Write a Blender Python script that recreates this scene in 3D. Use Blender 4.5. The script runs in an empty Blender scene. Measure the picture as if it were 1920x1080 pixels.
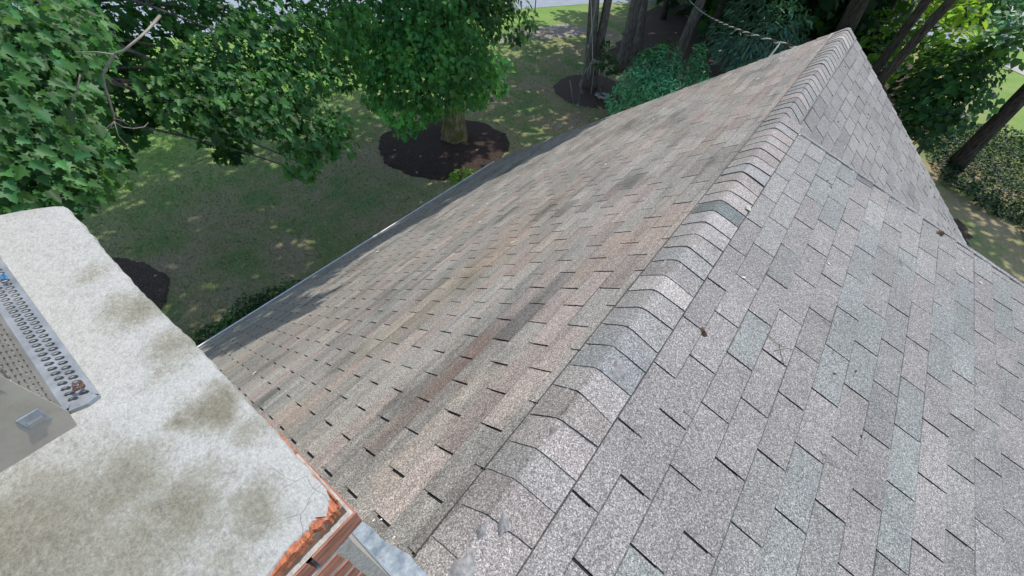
import bpy, math, random
import numpy as np
from math import sin, cos, tan, radians, pi
from mathutils import Vector, Matrix
random.seed(7); rng = np.random.default_rng(7)
C = bpy.context.scene.collection
SC = bpy.context.scene
# ------------------------------------------------------------------ camera, world, sun, exposure
HR = 6.8                                   # ridge height above the lawn
CAM = np.array([0.2093, 0.0, 1.5187 + HR])
R = np.array([[0.7896425, 0.6105781, 0.0604903], [0.4883095, -0.5656841, -0.6644963], [-0.3715085, 0.5542526, -0.7448393]])
R[0] /= np.linalg.norm(R[0]); R[1] -= R[1] @ R[0] * R[0]; R[1] /= np.linalg.norm(R[1]); R[2] = np.cross(R[0], R[1])
FPX = 783.77
cam = bpy.data.cameras.new('camera'); co = bpy.data.objects.new('camera', cam); C.objects.link(co)
cam.sensor_width = 36; cam.lens = 36 * FPX / 1920; cam.clip_end = 900; cam.clip_start = 0.05
M = Matrix.Identity(4)
for i in range(3):
    M[i][0] = R[0][i]; M[i][1] = -R[1][i]; M[i][2] = -R[2][i]; M[i][3] = CAM[i]
co.matrix_world = M; SC.camera = co
SUN_EL, SUN_AZ = radians(61), radians(9)    # azimuth from +y towards +x
w = bpy.data.worlds.new('World'); SC.world = w; w.use_nodes = True
nt = w.node_tree; bg = nt.nodes['Background']
sky = nt.nodes.new('ShaderNodeTexSky'); sky.sky_type = 'NISHITA'; sky.sun_disc = False
sky.sun_elevation = SUN_EL; sky.sun_rotation = SUN_AZ
nt.links.new(sky.outputs[0], bg.inputs[0]); bg.inputs[1].default_value = 0.15
sl = bpy.data.lights.new('sun', 'SUN'); sl.energy = 2.55; sl.angle = radians(0.6); sl.color = (1, .965, .91)
so = bpy.data.objects.new('sun', sl); C.objects.link(so)
sd = Vector((sin(SUN_AZ) * cos(SUN_EL), cos(SUN_AZ) * cos(SUN_EL), sin(SUN_EL)))
so.rotation_euler = sd.to_track_quat('Z', 'Y').to_euler(); so.location = (0, 0, 40)
SC.view_settings.view_transform = 'Standard'; SC.view_settings.look = 'None'
SC.view_settings.exposure = 0.62; SC.view_settings.gamma = 1
SC.cycles.max_bounces = 6; SC.cycles.diffuse_bounces = 3; SC.cycles.transparent_max_bounces = 4

# ------------------------------------------------------------------ helpers
def ray(u, v):
    return R.T @ np.array([(u - 960) / FPX, (v - 540) / FPX, 1.0])
def at(u, v, d):                            # world point seen at pixel u, v (1920 wide) at distance d
    r = ray(u, v); return CAM + r / np.linalg.norm(r) * d
def gnd(u, v, z=0.0):                       # world point at pixel u, v on the level z
    r = ray(u, v); return CAM + r * (z - CAM[2]) / r[2]
def tag(o, label=None, cat=None, group=None, kind=None):
    if label: o['label'] = label
    if cat: o['category'] = cat
    if group: o['group'] = group
    if kind: o['kind'] = kind
    return o
def empty(name, loc, label=None, cat=None, group=None):
    o = bpy.data.objects.new(name, None); C.objects.link(o); o.location = loc; o.empty_display_size = .2
    return tag(o, label, cat, group)
class MB:
    def __init__(s): s.v = []; s.f = []; s.c = []; s.n = 0; s.col = (1, 1, 1)
    def add(s, v, f, col=None):
        v = np.asarray(v, float); s.v.append(v); s.f += [tuple(int(i) + s.n for i in q) for q in f]
        col = np.array(s.col if col is None else col, float); s.c.append(col if col.ndim == 2 else np.tile(col, (len(v), 1))); s.n += len(v)
    def box(s, x0, y0, z0, x1, y1, z1, col=None):
        v = [(x0,y0,z0),(x1,y0,z0),(x1,y1,z0),(x0,y1,z0),(x0,y0,z1),(x1,y0,z1),(x1,y1,z1),(x0,y1,z1)]
        s.add(v, [(0,3,2,1),(4,5,6,7),(0,1,5,4),(1,2,6,5),(2,3,7,6),(3,0,4,7)], col)
    def hexa(s, v, col=None):               # 8 corners, bottom four then top four
        s.add(v, [(0,3,2,1),(4,5,6,7),(0,1,5,4),(1,2,6,5),(2,3,7,6),(3,0,4,7)], col)
    def tab(s, v, col, edge=(.045, .042, .042), dark_band=0):
        v = np.asarray(v, float); s.add(v[4:], [(0, 1, 2, 3)], col)
        s.add(v, [(0,1,5,4),(1,2,6,5),(2,3,7,6),(3,0,4,7)], edge)
    def tube(s, pts, rad, n=8, lobes=0, amp=0, col=None, cap=True, seed=0):
        pts = [np.asarray(p, float) for p in pts]
        if np.isscalar(rad): rad = [rad] * len(pts)
        V = []; F = []; rr = np.random.default_rng(seed)
        ph = rr.uniform(0, 6, 3); up = np.array([.31, .2, .93]); pu = None
        for i, p in enumerate(pts):
            t = pts[min(i + 1, len(pts) - 1)] - pts[max(i - 1, 0)]; t = t / (np.linalg.norm(t) + 1e-9)
            a = pu if pu is not None else (np.array([1., 0, 0]) if abs(t[0]) < .8 else np.array([0, 1., 0]))
            a = a - a @ t * t; a /= np.linalg.norm(a) + 1e-9; b = np.cross(t, a); pu = a
            for k in range(n):
                th = 2 * pi * k / n
                q = rad[i] * (1 + amp * (sin(lobes * th + ph[0]) * .6 + sin((lobes + 3) * th + ph[1] + i * .5) * .4)) if amp else rad[i]
                V.append(p + q * (cos(th) * a + sin(th) * b))
        for i in range(len(pts) - 1):
            for k in range(n):
                k2 = (k + 1) % n; F.append((i*n+k, i*n+k2, (i+1)*n+k2, (i+1)*n+k))
        if cap: F.append(tuple(range(n))[::-1]); F.append(tuple((len(pts)-1)*n + k for k in range(n)))
        s.add(V, F, col)
    def build(s, name, mat, parent=None, smooth=False):
        me = bpy.data.meshes.new(name); V = np.concatenate(s.v)
        if parent is not None: V = V - np.array(wl(parent))
        me.from_pydata(V.tolist(), [], s.f)
        at_ = me.color_attributes.new('tone', 'FLOAT_COLOR', 'POINT')
        c = np.ones((len(V), 4)); c[:, :3] = np.concatenate(s.c); at_.data.foreach_set('color', c.ravel())
        if smooth: me.polygons.foreach_set('use_smooth', [True] * len(me.polygons))
        me.materials.append(mat); me.update()
        o = bpy.data.objects.new(name, me); C.objects.link(o)
        if parent is not None: o.parent = parent
        return o
def wl(o):
    p = Vector(o.location)
    while o.parent: o = o.parent; p += Vector(o.location)
    return p
def move_origin(o, loc):                   # single-mesh thing: put its origin at its base
    me = o.data; n = len(me.vertices); a = np.zeros(n * 3); me.vertices.foreach_get('co', a)
    a = a.reshape(-1, 3) - np.array(loc); me.vertices.foreach_set('co', a.ravel()); o.location = loc; return o

# ------------------------------------------------------------------ materials
def mat(name, rough=.8, spec=.3, metal=0.):
    m = bpy.data.materials.new(name); m.use_nodes = True; t = m.node_tree; b = t.nodes['Principled BSDF']
    b.inputs['Roughness'].default_value = rough; b.inputs['Specular IOR Level'].default_value = spec; b.inputs['Metallic'].default_value = metal
    return m, t, b
def nn(t, kind, **kw):
    n = t.nodes.new('ShaderNode' + kind)
    for k, v in kw.items():
        if k in n.inputs: n.inputs[k].default_value = v
        else: setattr(n, k, v)
    return n
def coords(t, scale=(1, 1, 1), rot=(0, 0, 0)):
    g = nn(t, 'NewGeometry'); mp = nn(t, 'Mapping'); mp.inputs['Scale'].default_value = scale; mp.inputs['Rotation'].default_value = rot
    t.links.new(g.outputs['Position'], mp.inputs['Vector']); return mp.outputs[0]
def noise(t, vec, scale, detail=4, rough=.55):
    n = nn(t, 'TexNoise'); n.inputs['Scale'].default_value = scale; n.inputs['Detail'].default_value = detail; n.inputs['Roughness'].default_value = rough
    t.links.new(vec, n.inputs['Vector']); return n.outputs['Fac']
def ramp(t, fac, stops):
    r = nn(t, 'ValToRGB'); e = r.color_ramp.elements
    while len(e) < len(stops): e.new(.5)
    for i, (p, c) in enumerate(stops):
        e[i].position = p; e[i].color = (*(c if hasattr(c, '__len__') else (c, c, c)), 1)
    t.links.new(fac, r.inputs[0]); return r.outputs[0]
def mixc(t, fac, a, b, mode='MIX'):
    m = nn(t, 'Mix'); m.data_type = 'RGBA'; m.blend_type = mode
    for s, i in ((fac, 0), (a, 6), (b, 7)):
        if hasattr(s, 'links') or hasattr(s, 'is_linked'): t.links.new(s, m.inputs[i])
        else: m.inputs[i].default_value = s if i == 0 else (*s, 1)
    return m.outputs[2]
def bump(t, b, h, strength=.5, dist=.01):
    n = nn(t, 'Bump'); n.inputs['Strength'].default_value = strength; n.inputs['Distance'].default_value = dist
    t.links.new(h, n.inputs['Height']); t.links.new(n.outputs[0], b.inputs['Normal'])
def tone(t):
    a = nn(t, 'Attribute'); a.attribute_name = 'tone'; return a.outputs['Color']

def shingle_mat(name, streak=True, side=0):
    m, t, b = mat(name, .92, .25)
    c = tone(t); p = coords(t)
    v = nn(t, 'TexVoronoi'); v.inputs['Scale'].default_value = 270; t.links.new(p, v.inputs['Vector'])
    sep = nn(t, 'SeparateColor'); t.links.new(v.outputs['Color'], sep.inputs[0])
    gr = ramp(t, sep.outputs[0], [(0, .40), (.28, .72), (.62, 1.0), (.86, 1.32), (1, 1.9)])
    c1 = mixc(t, 1.0, c, gr, 'MULTIPLY')
    g2 = ramp(t, noise(t, p, 120, 2, .6), [(.3, .80), (.7, 1.2)])
    c1 = mixc(t, 1.0, c1, g2, 'MULTIPLY')
    if streak:
        st = noise(t, coords(t, (11, .8, 11)), 1.4, 5, .6)
        s1 = ramp(t, st, [(.30, (.62, .61, .60)), (.46, (.95, .94, .93)), (.62, (1.06, 1.05, 1.03)), (.75, (1.26, 1.24, 1.18))])
        c1 = mixc(t, .85, c1, mixc(t, 1.0, c1, s1, 'MULTIPLY'))
        bl = noise(t, coords(t, (1.6, .9, 1.6)), 1.1, 5, .6)
        s2 = ramp(t, bl, [(.34, (.66, .68, .67)), (.47, (1, 1, 1)), (.56, (1, 1, 1)), (.74, (1.12, 1.03, .93))])
        c1 = mixc(t, 1.0, c1, s2, 'MULTIPLY')
        q = coords(t, (1, .32, 1)); nd = nn(t, 'TexNoise'); nd.inputs['Scale'].default_value = 5; nd.inputs['Detail'].default_value = 5; t.links.new(coords(t, (3, .7, 3)), nd.inputs['Vector'])
        s0 = nn(t, 'VectorMath'); s0.operation = 'SCALE'; s0.inputs[3].default_value = .5; t.links.new(nd.outputs['Color'], s0.inputs[0]); wp = nn(t, 'VectorMath'); wp.operation = 'ADD'; t.links.new(q, wp.inputs[0]); t.links.new(s0.outputs[0], wp.inputs[1])
        for (u, v, ro, am, colr) in [(905,640,.30,.85,(.60,.61,.62)),(800,745,.26,.75,(.62,.62,.62)),(985,600,.22,.6,(.66,.66,.66)),(700,860,.2,.5,(.7,.7,.7)),(1090,380,.4,.35,(.75,.76,.78)),(870,530,.42,.5,(1.12,.99,.80)),(980,425,.45,.45,(1.12,1.0,.84)),(745,610,.36,.45,(1.12,.98,.82)),(860,690,.14,.9,(1.2,.98,.88)),(1000,480,.25,.4,(1.14,.99,.9))]:
            r_ = ray(u, v); nA = np.array([-sin(.643), 0, cos(.643)]); P_ = CAM + r_ * (nA @ (np.array([0, 0, HR]) - CAM)) / (nA @ r_); P_ = P_ * np.array([1, .32, 1]) + .25
            d_ = nn(t, 'VectorMath'); d_.operation = 'DISTANCE'; t.links.new(wp.outputs[0], d_.inputs[0]); d_.inputs[1].default_value = tuple(P_)
            m_ = nn(t, 'MapRange'); m_.inputs[1].default_value = ro; m_.inputs[2].default_value = 0; m_.inputs[4].default_value = am; t.links.new(d_.outputs['Value'], m_.inputs[0])
            c1 = mixc(t, m_.outputs[0], c1, mixc(t, 1.0, c1, colr, 'MULTIPLY'))
    else:
        bl = noise(t, coords(t, (1.2, 1.2, 1.2)), 1.6, 4, .6)
        s2 = ramp(t, bl, [(.3, (.86, .86, .88)), (.7, (1.1, 1.1, 1.1))])
        c1 = mixc(t, 1.0, c1, s2, 'MULTIPLY')
    t.links.new(c1, b.inputs['Base Color'])
    bump(t, b, sep.outputs[0], .55, .003)
    return m
M_A = shingle_mat('shingle_left', True); M_B = shingle_mat('shingle_right', False)
def flat(name, col, rough=.7, spec=.3, metal=0., var=.12, scale=12, bmp=0, bdist=.004):
    m, t, b = mat(name, rough, spec, metal); p = coords(t)
    n = noise(t, p, scale, 5, .6)
    lo = tuple(x * (1 - var) for x in col); hi = tuple(min(1, x * (1 + var)) for x in col)
    t.links.new(ramp(t, n, [(.3, lo), (.7, hi)]), b.inputs['Base Color'])
    if bmp: bump(t, b, noise(t, p, scale * 3, 4), bmp, bdist)
    return m
M_deck = flat('asphalt_underlay', (.022, .022, .024), .95, .1)
M_white = flat('white_paint', (.86, .86, .84), .45, .4, var=.05)
M_siding = flat('siding', (.55, .54, .5), .7)
M_tar = flat('roof_cement', (.25, .245, .235), .85, .2, var=.4, scale=45, bmp=1)
M_galv = None
def metal_mat(name, c0, c1, rough, sc, met=.7):
    m, t, b = mat(name, rough, .5, met); p = coords(t)
    n = noise(t, p, sc, 7, .65)
    cc_ = mixc(t, ramp(t, noise(t, p, 7, 8, .75), [(.58, 0), (.70, .75)]), ramp(t, n, [(.35, c0), (.62, c1)]), (.17, .12, .08))
    t.links.new(cc_, b.inputs['Base Color'])
    t.links.new(ramp(t, noise(t, p, sc * 2.3, 4), [(.3, rough * .75), (.7, min(1, rough * 1.3))]), b.inputs['Roughness'])
    bump(t, b, noise(t, p, sc * 4, 4), .25, .003); return m
M_flash = metal_mat('lead_flashing', (.22, .27, .32), (.48, .53, .57), .6, 22, .25)
M_cap = metal_mat('galvanised_steel', (.22, .245, .27), (.36, .385, .41), .5, 18, .3)
M_capb = metal_mat('taupe_steel', (.29, .255, .205), (.39, .35, .29), .6, 9, .0)
M_caps = metal_mat('sooty_steel', (.17, .16, .145), (.27, .255, .23), .6, 14, .2)
def concrete_mat():
    m, t, b = mat('mortar_crown', .93, .15); p = coords(t)
    n1 = noise(t, coords(t, (1, 1, 1)), 4.2, 5, .62); n2 = noise(t, p, 95, 8, .75); n3 = noise(t, p, 260, 3, .7)
    nd = nn(t, 'TexNoise'); nd.inputs['Scale'].default_value = 14; nd.inputs['Detail'].default_value = 6; t.links.new(p, nd.inputs['Vector'])
    s0 = nn(t, 'VectorMath'); s0.operation = 'SCALE'; s0.inputs[3].default_value = .09; t.links.new(nd.outputs['Color'], s0.inputs[0])
    wp = nn(t, 'VectorMath'); wp.operation = 'ADD'; t.links.new(p, wp.inputs[0]); t.links.new(s0.outputs[0], wp.inputs[1])
    acc = None
    for (u, v, ri, ro, am) in [(400,760,.02,.07,1),(345,775,.005,.05,1),(470,800,.0,.06,.7),(250,575,.01,.09,.8),(330,640,.01,.08,.75),(310,690,.0,.06,.6),(175,510,.0,.06,.7),(230,560,.0,.05,.6),(220,910,.03,.11,.85),(120,980,.04,.15,.8),(330,960,.02,.12,.85),(470,960,.01,.08,.75),(30,1060,.08,.24,.85),(230,1060,.05,.15,.7),(420,1050,.0,.1,.6),(50,385,.0,.08,.35)]:
        c_ = gnd(u, v, HR + .755) + .045; d_ = nn(t, 'VectorMath'); d_.operation = 'DISTANCE'; t.links.new(wp.outputs[0], d_.inputs[0]); d_.inputs[1].default_value = tuple(c_)
        m_ = nn(t, 'MapRange'); m_.inputs[1].default_value = ro; m_.inputs[2].default_value = ri; m_.inputs[3].default_value = 0; m_.inputs[4].default_value = am; t.links.new(d_.outputs['Value'], m_.inputs[0])
        if acc is None: acc = m_.outputs[0]
        else:
            x_ = nn(t, 'Math'); x_.operation = 'MAXIMUM'; t.links.new(acc, x_.inputs[0]); t.links.new(m_.outputs[0], x_.inputs[1]); acc = x_.outputs[0]
    nm = nn(t, 'Math'); nm.operation = 'MULTIPLY_ADD'; t.links.new(noise(t, p, 16, 10, .78), nm.inputs[0]); nm.inputs[1].default_value = .8; nm.inputs[2].default_value = -.42
    ad = nn(t, 'Math'); ad.operation = 'ADD'; t.links.new(acc, ad.inputs[0]); t.links.new(nm.outputs[0], ad.inputs[1])
    hf = nn(t, 'Math'); hf.operation = 'MULTIPLY_ADD'; t.links.new(noise(t, p, 120, 5, .8), hf.inputs[0]); hf.inputs[1].default_value = 1.3; hf.inputs[2].default_value = -.65
    ae = nn(t, 'Math'); ae.operation = 'ADD'; t.links.new(ad.outputs[0], ae.inputs[0]); t.links.new(hf.outputs[0], ae.inputs[1]); ad = ae
    base = ramp(t, ad.outputs[0], [(.0, (.475, .47, .435)), (.22, (.42, .415, .375)), (.50, (.33, .32, .265)), (.95, (.225, .21, .155))])
    sp = ramp(t, n2, [(.34, (.80, .80, .79)), (.5, (1, 1, 1)), (.66, (1.10, 1.10, 1.10))])
    c = mixc(t, 1.0, base, sp, 'MULTIPLY')
    c = mixc(t, 1.0, c, ramp(t, n3, [(.3, .80), (.7, 1.14)]), 'MULTIPLY')
    v = nn(t, 'TexVoronoi'); v.feature = 'DISTANCE_TO_EDGE'; v.inputs['Scale'].default_value = 11
    wv = nn(t, 'VectorMath'); wv.operation = 'ADD'; nz = nn(t, 'TexNoise'); nz.inputs['Scale'].default_value = 9; t.links.new(p, nz.inputs['Vector'])
    sc_ = nn(t, 'VectorMath'); sc_.operation = 'SCALE'; sc_.inputs[3].default_value = .14; t.links.new(nz.outputs['Color'], sc_.inputs[0])
    t.links.new(p, wv.inputs[0]); t.links.new(sc_.outputs[0], wv.inputs[1]); t.links.new(wv.outputs[0], v.inputs['Vector'])
    cr = ramp(t, v.outputs['Distance'], [(0, .5), (.012, 1)])
    msk = ramp(t, noise(t, p, 3.1, 3), [(.52, 0), (.6, 1)])
    c = mixc(t, msk, c, mixc(t, 1.0, c, cr, 'MULTIPLY'))
    t.links.new(c, b.inputs['Base Color']); bump(t, b, n2, .7, .006); return m
M_crown = concrete_mat()
def brick_mat():
    m, t, b = mat('worn_brick', .9, .2); p = coords(t)
    n = noise(t, coords(t, (1, .35, 1.5)), 45, 6, .7)
    c = ramp(t, n, [(.32, (.20, .085, .06)), (.5, (.36, .16, .11)), (.62, (.46, .20, .13)), (.74, (.62, .50, .44))])
    c = mixc(t, 1.0, c, tone(t), 'MULTIPLY')
    t.links.new(c, b.inputs['Base Color']); bump(t, b, n, .8, .006); return m
M_brick = brick_mat()
M_mortar = flat('old_mortar', (.43, .40, .36), .95, .1, var=.25, scale=60, bmp=.8)
M_orange = flat('broken_brick', (.44, .16, .085), .95, .1, var=.45, scale=110, bmp=.7, bdist=.004)
def leaf_mat(name, base, trans, bright=.35):
    m, t, b = mat(name, .5, .35); c = tone(t)
    col = mixc(t, 1.0, c, base, 'MULTIPLY'); t.links.new(col, b.inputs['Base Color'])
    tr = nn(t, 'BsdfTranslucent'); t.links.new(mixc(t, 1.0, c, trans, 'MULTIPLY'), tr.inputs[0])
    mx = nn(t, 'MixShader'); mx.inputs[0].default_value = bright
    out = t.nodes['Material Output']; t.links.new(b.outputs[0], mx.inputs[1]); t.links.new(tr.outputs[0], mx.inputs[2]); t.links.new(mx.outputs[0], out.inputs[0])
    return m
M_maple = leaf_mat('maple_leaf', (.045, .118, .036), (.10, .26, .035))
M_wood = leaf_mat('woodland_leaf', (.035, .095, .030), (.13, .28, .03))
M_lime = leaf_mat('lime_leaf', (.16, .32, .04), (.35, .55, .06), .45)
M_ever = leaf_mat('evergreen_spray', (.11, .36, .14), (.10, .3, .08), .15)
M_hem = leaf_mat('hemlock_needle', (.085, .18, .10), (.08, .18, .06), .15)
M_blade = leaf_mat('grass_blade', (1, 1, 1), (1, 1, 1), .25)
def bark_mat(name, c0, c1, moss=0):
    m, t, b = mat(name, .95, .1); n = noise(t, coords(t, (9, 9, 1.6)), 2.2, 6, .7)
    c = ramp(t, n, [(.35, c0), (.65, c1)])
    if moss:
        c = mixc(t, ramp(t, noise(t, coords(t), 2.2, 3), [(.48, 0), (.62, .8)]), c, (.10, .115, .03))
    t.links.new(c, b.inputs['Base Color']); bump(t, b, n, 1, .05); return m
M_bark = bark_mat('bark', (.06, .05, .042), (.26, .225, .195)); M_bark3 = bark_mat('dark_bark', (.025, .02, .016), (.12, .10, .08)); M_bark2 = bark_mat('mossy_bark', (.07, .055, .035), (.34, .29, .17), 1)
M_dead = flat('dead_twig', (.33, .29, .24), .9, .1, var=.3, scale=30)
def lawn_mat():
    m, t, b = mat('lawn_grass', .95, .1); p = coords(t)
    n1 = noise(t, p, .55, 6, .62); n2 = noise(t, coords(t, (1, 2.2, 1), (0, 0, .5)), 9, 5, .7); n3 = noise(t, p, 60, 3, .7)
    c = ramp(t, n1, [(.34, (.17, .26, .09)), (.44, (.24, .28, .11)), (.52, (.34, .295, .155)), (.68, (.38, .295, .20))])
    c = mixc(t, 1.0, c, ramp(t, n2, [(.3, (.60, .62, .6)), (.55, (1, 1, 1)), (.72, (1.4, 1.35, 1.2))]), 'MULTIPLY')
    c = mixc(t, 1.0, c, ramp(t, n3, [(.3, .6), (.7, 1.4)]), 'MULTIPLY')
    # fresher lawn far out from the house
    g = nn(t, 'NewGeometry'); sp = nn(t, 'SeparateXYZ'); t.links.new(g.outputs['Position'], sp.inputs[0])
    mr = nn(t, 'MapRange'); mr.inputs[1].default_value = 24; mr.inputs[2].default_value = 28; t.links.new(sp.outputs['Y'], mr.inputs[0])
    ab = nn(t, 'MapRange'); ab.inputs[1].default_value = -12; ab.inputs[2].default_value = -17; t.links.new(sp.outputs['X'], ab.inputs[0])
    ab2 = nn(t, 'MapRange'); ab2.inputs[1].default_value = 4; ab2.inputs[2].default_value = 9; t.links.new(sp.outputs['X'], ab2.inputs[0])
    mx = nn(t, 'Math'); mx.operation = 'MAXIMUM'; t.links.new(ab.outputs[0], mx.inputs[0]); mu = nn(t, 'Math'); mu.operation = 'MULTIPLY'; t.links.new(ab2.outputs[0], mu.inputs[0]); t.links.new(mr.outputs[0], mu.inputs[1]); t.links.new(mu.outputs[0], mx.inputs[1])
    fr = mixc(t, 1.0, ramp(t, n1, [(.3, (.15, .27, .06)), (.7, (.22, .33, .09))]), ramp(t, n2, [(.3, .75), (.7, 1.25)]), 'MULTIPLY')
    c = mixc(t, mx.outputs[0], c, fr)
    t.links.new(c, b.inputs['Base Color']); bump(t, b, n3, .6, .03); return m
M_lawn = lawn_mat()
def mulch_mat(name, c0, c1):
    m, t, b = mat(name, .95, .1); p = coords(t); v = nn(t, 'TexVoronoi'); v.inputs['Scale'].default_value = 24
    t.links.new(coords(t, (1, 2.4, 1), (0, 0, .7)), v.inputs['Vector']); s = nn(t, 'SeparateColor'); t.links.new(v.outputs['Color'], s.inputs[0])
    n = noise(t, p, 30, 5, .7)
    c = mixc(t, .5, ramp(t, s.outputs[0], [(0, c0), (1, c1)]), ramp(t, n, [(.35, c0), (.7, c1)]))
    t.links.new(c, b.inputs['Base Color']); bump(t, b, n, 1, .06); return m
M_mulch = mulch_mat('bark_mulch', (.025, .018, .015), (.13, .088, .07)); M_mulch2 = mulch_mat('brown_mulch', (.045, .033, .027), (.20, .145, .115))
M_soil = mulch_mat('leaf_litter', (.04, .03, .022), (.19, .14, .10))
M_road = flat('asphalt_road', (.27, .30, .34), .85, .3, var=.12, scale=2, bmp=.2)
M_stone = flat('pale_gravel', (.42, .39, .35), .9, .2, var=.35, scale=9, bmp=.8, bdist=.03)
M_earth = flat('dry_earth', (.30, .26, .21), .95, .1, var=.35, scale=4, bmp=.6)
M_lich = flat('lichen', (.45, .46, .38), .9, .1, var=.25, scale=60)
M_rope = flat('rope', (.52, .50, .46), .9, .1); M_dark = flat('black_rubber', (.015, .015, .016), .6, .3)
M_car = flat('black_car_paint', (.012, .012, .014), .18, .6, var=.05); M_glass = flat('car_glass', (.02, .025, .03), .05, .8, var=.02)
M_rim = flat('alloy', (.42, .42, .43), .35, .6, .8); M_lamp = flat('lamp_lens', (.55, .55, .58), .1, .7)
M_blue = flat('blue_plastic', (.04, .20, .42), .4, .4); M_rust = flat('rusty_wire', (.13, .08, .06), .7, .3, .3, var=.4, scale=60)
M_seed = flat('brown_seed', (.10, .065, .04), .9, .1, var=.4, scale=80); M_petal = flat('pale_petal', (.72, .72, .62), .8, .2, var=.1)
M_cable = flat('white_insulation', (.62, .62, .60), .5, .3); M_cable2 = flat('black_insulation', (.02, .02, .022), .5, .3)
M_pole = flat('grey_pole', (.22, .25, .26), .5, .4, .3)

# ------------------------------------------------------------------ ground
def sheet(name, pts, z, m, kind='structure', mound=0, seed=1):
    mb = MB(); n = len(pts); c = np.mean(pts, axis=0); rings = 6 if mound else 1
    V = [(c[0], c[1], z + mound)]; F = []
    for r in range(1, rings + 1):
        k = r / rings
        for p in pts: V.append((c[0] + (p[0] - c[0]) * k, c[1] + (p[1] - c[1]) * k, z + mound * (1 - k ** 3)))
    for i in range(n): F.append((0, 1 + i, 1 + (i + 1) % n))
    for r in range(1, rings):
        for i in range(n):
            a = 1 + (r - 1) * n; b_ = 1 + r * n; F.append((a + i, b_ + i, b_ + (i + 1) % n, a + (i + 1) % n))
    mb.add(V, F); o = mb.build(name, m); o['kind'] = kind; return o
def ring_pts(cx, cy, rx, ry, rot=0, n=120, j=.028, seed=3):
    r = np.random.default_rng(seed); ph = r.uniform(0, 6, 4); out = []
    for i in range(n):
        a = 2 * pi * i / n; k = 1 + j * (sin(3 * a + ph[0]) + sin(7 * a + ph[1]) * .6 + sin(13 * a + ph[2]) * .5) + r.normal(0, j * .35)
        x, y = rx * k * cos(a), ry * k * sin(a); out.append((cx + x * cos(rot) - y * sin(rot), cy + x * sin(rot) + y * cos(rot)))
    return out
mb = MB(); L = 400; mb.add([(-L, -L, 0), (L, -L, 0), (L, L, 0), (-L, L, 0)], [(0, 1, 2, 3)]); g = mb.build('ground', M_lawn); g['kind'] = 'structure'
def strip(name, line, width, z, m):
    mb = MB(); V = []; F = []
    for i, p in enumerate(line):
        a = np.array(line[max(i - 1, 0)]); b_ = np.array(line[min(i + 1, len(line) - 1)]); t = (b_ - a) / np.linalg.norm(b_ - a); nrm = np.array([-t[1], t[0]])
        for s_ in (-.5, .5): q = np.array(p) + nrm * width * s_; V.append((*q, z))
        if i: F.append((2*i-2, 2*i-1, 2*i+1, 2*i))
    mb.add(V, F); o = mb.build(name, m); o['kind'] = 'structure'; return o
# near edge of the road runs (-27.5,6) .. (-20,23.1) .. (-16.4,30.2)
strip('road', [(-50, -22), (-39, -4), (-31.5, 8), (-27.0, 17), (-23.2, 25.4), (-19.6, 32.5), (-15, 40), (-9, 49), (-3, 58)], 7.4, .012, M_road)
rp = [gnd(*q)[:2] for q in [(1655, 8), (1712, 40), (1765, 68), (1830, 82), (1925, 76)]]
strip('driveway', [(-4, 56)] + [tuple(p) for p in rp] + [(16, 50), (40, 58)], 3.0, .016, M_road)
strip('path', [tuple(gnd(1885, 118)[:2] + np.array([0, 0])), tuple(gnd(1935, 142)[:2]), (12.5, 38.5), (20, 35)], 1.3, .02, M_stone)
sheet('gravel_bed', [tuple(gnd(*q)[:2]) for q in [(1815, 42), (1850, 50), (1900, 52), (1940, 44), (1940, 0), (1900, 5), (1860, 25)]], .03, M_stone, mound=.25)
sheet('mulch_bed', ring_pts(-10.25, 10.2, 2.45, 2.15, .9), .008, M_mulch, mound=.16)
sheet('mulch_bed', ring_pts(-11.25, -1.15, 1.85, 1.85, 0, seed=5), .008, M_mulch2, mound=.12)
sheet('mulch_bed', ring_pts(-8.75, 18.6, 1.75, 1.9, .3, seed=6), .008, M_mulch2, mound=.12)
sheet('forest_floor', ring_pts(-4.2, 31.5, 8.4, 11.5, .12, seed=8, j=.05), .006, M_soil)
sheet('bare_earth', ring_pts(-14.8, 23.6, 1.0, 3.8, -.45, seed=9, j=.2), .005, M_earth)
for (u, v, r1, r2) in [(1790, 425, .35, .9)]:
    c = gnd(u, v); sheet('bare_earth', ring_pts(c[0], c[1], r1, r2, .4, seed=12, j=.15), .005, M_soil)

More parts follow.
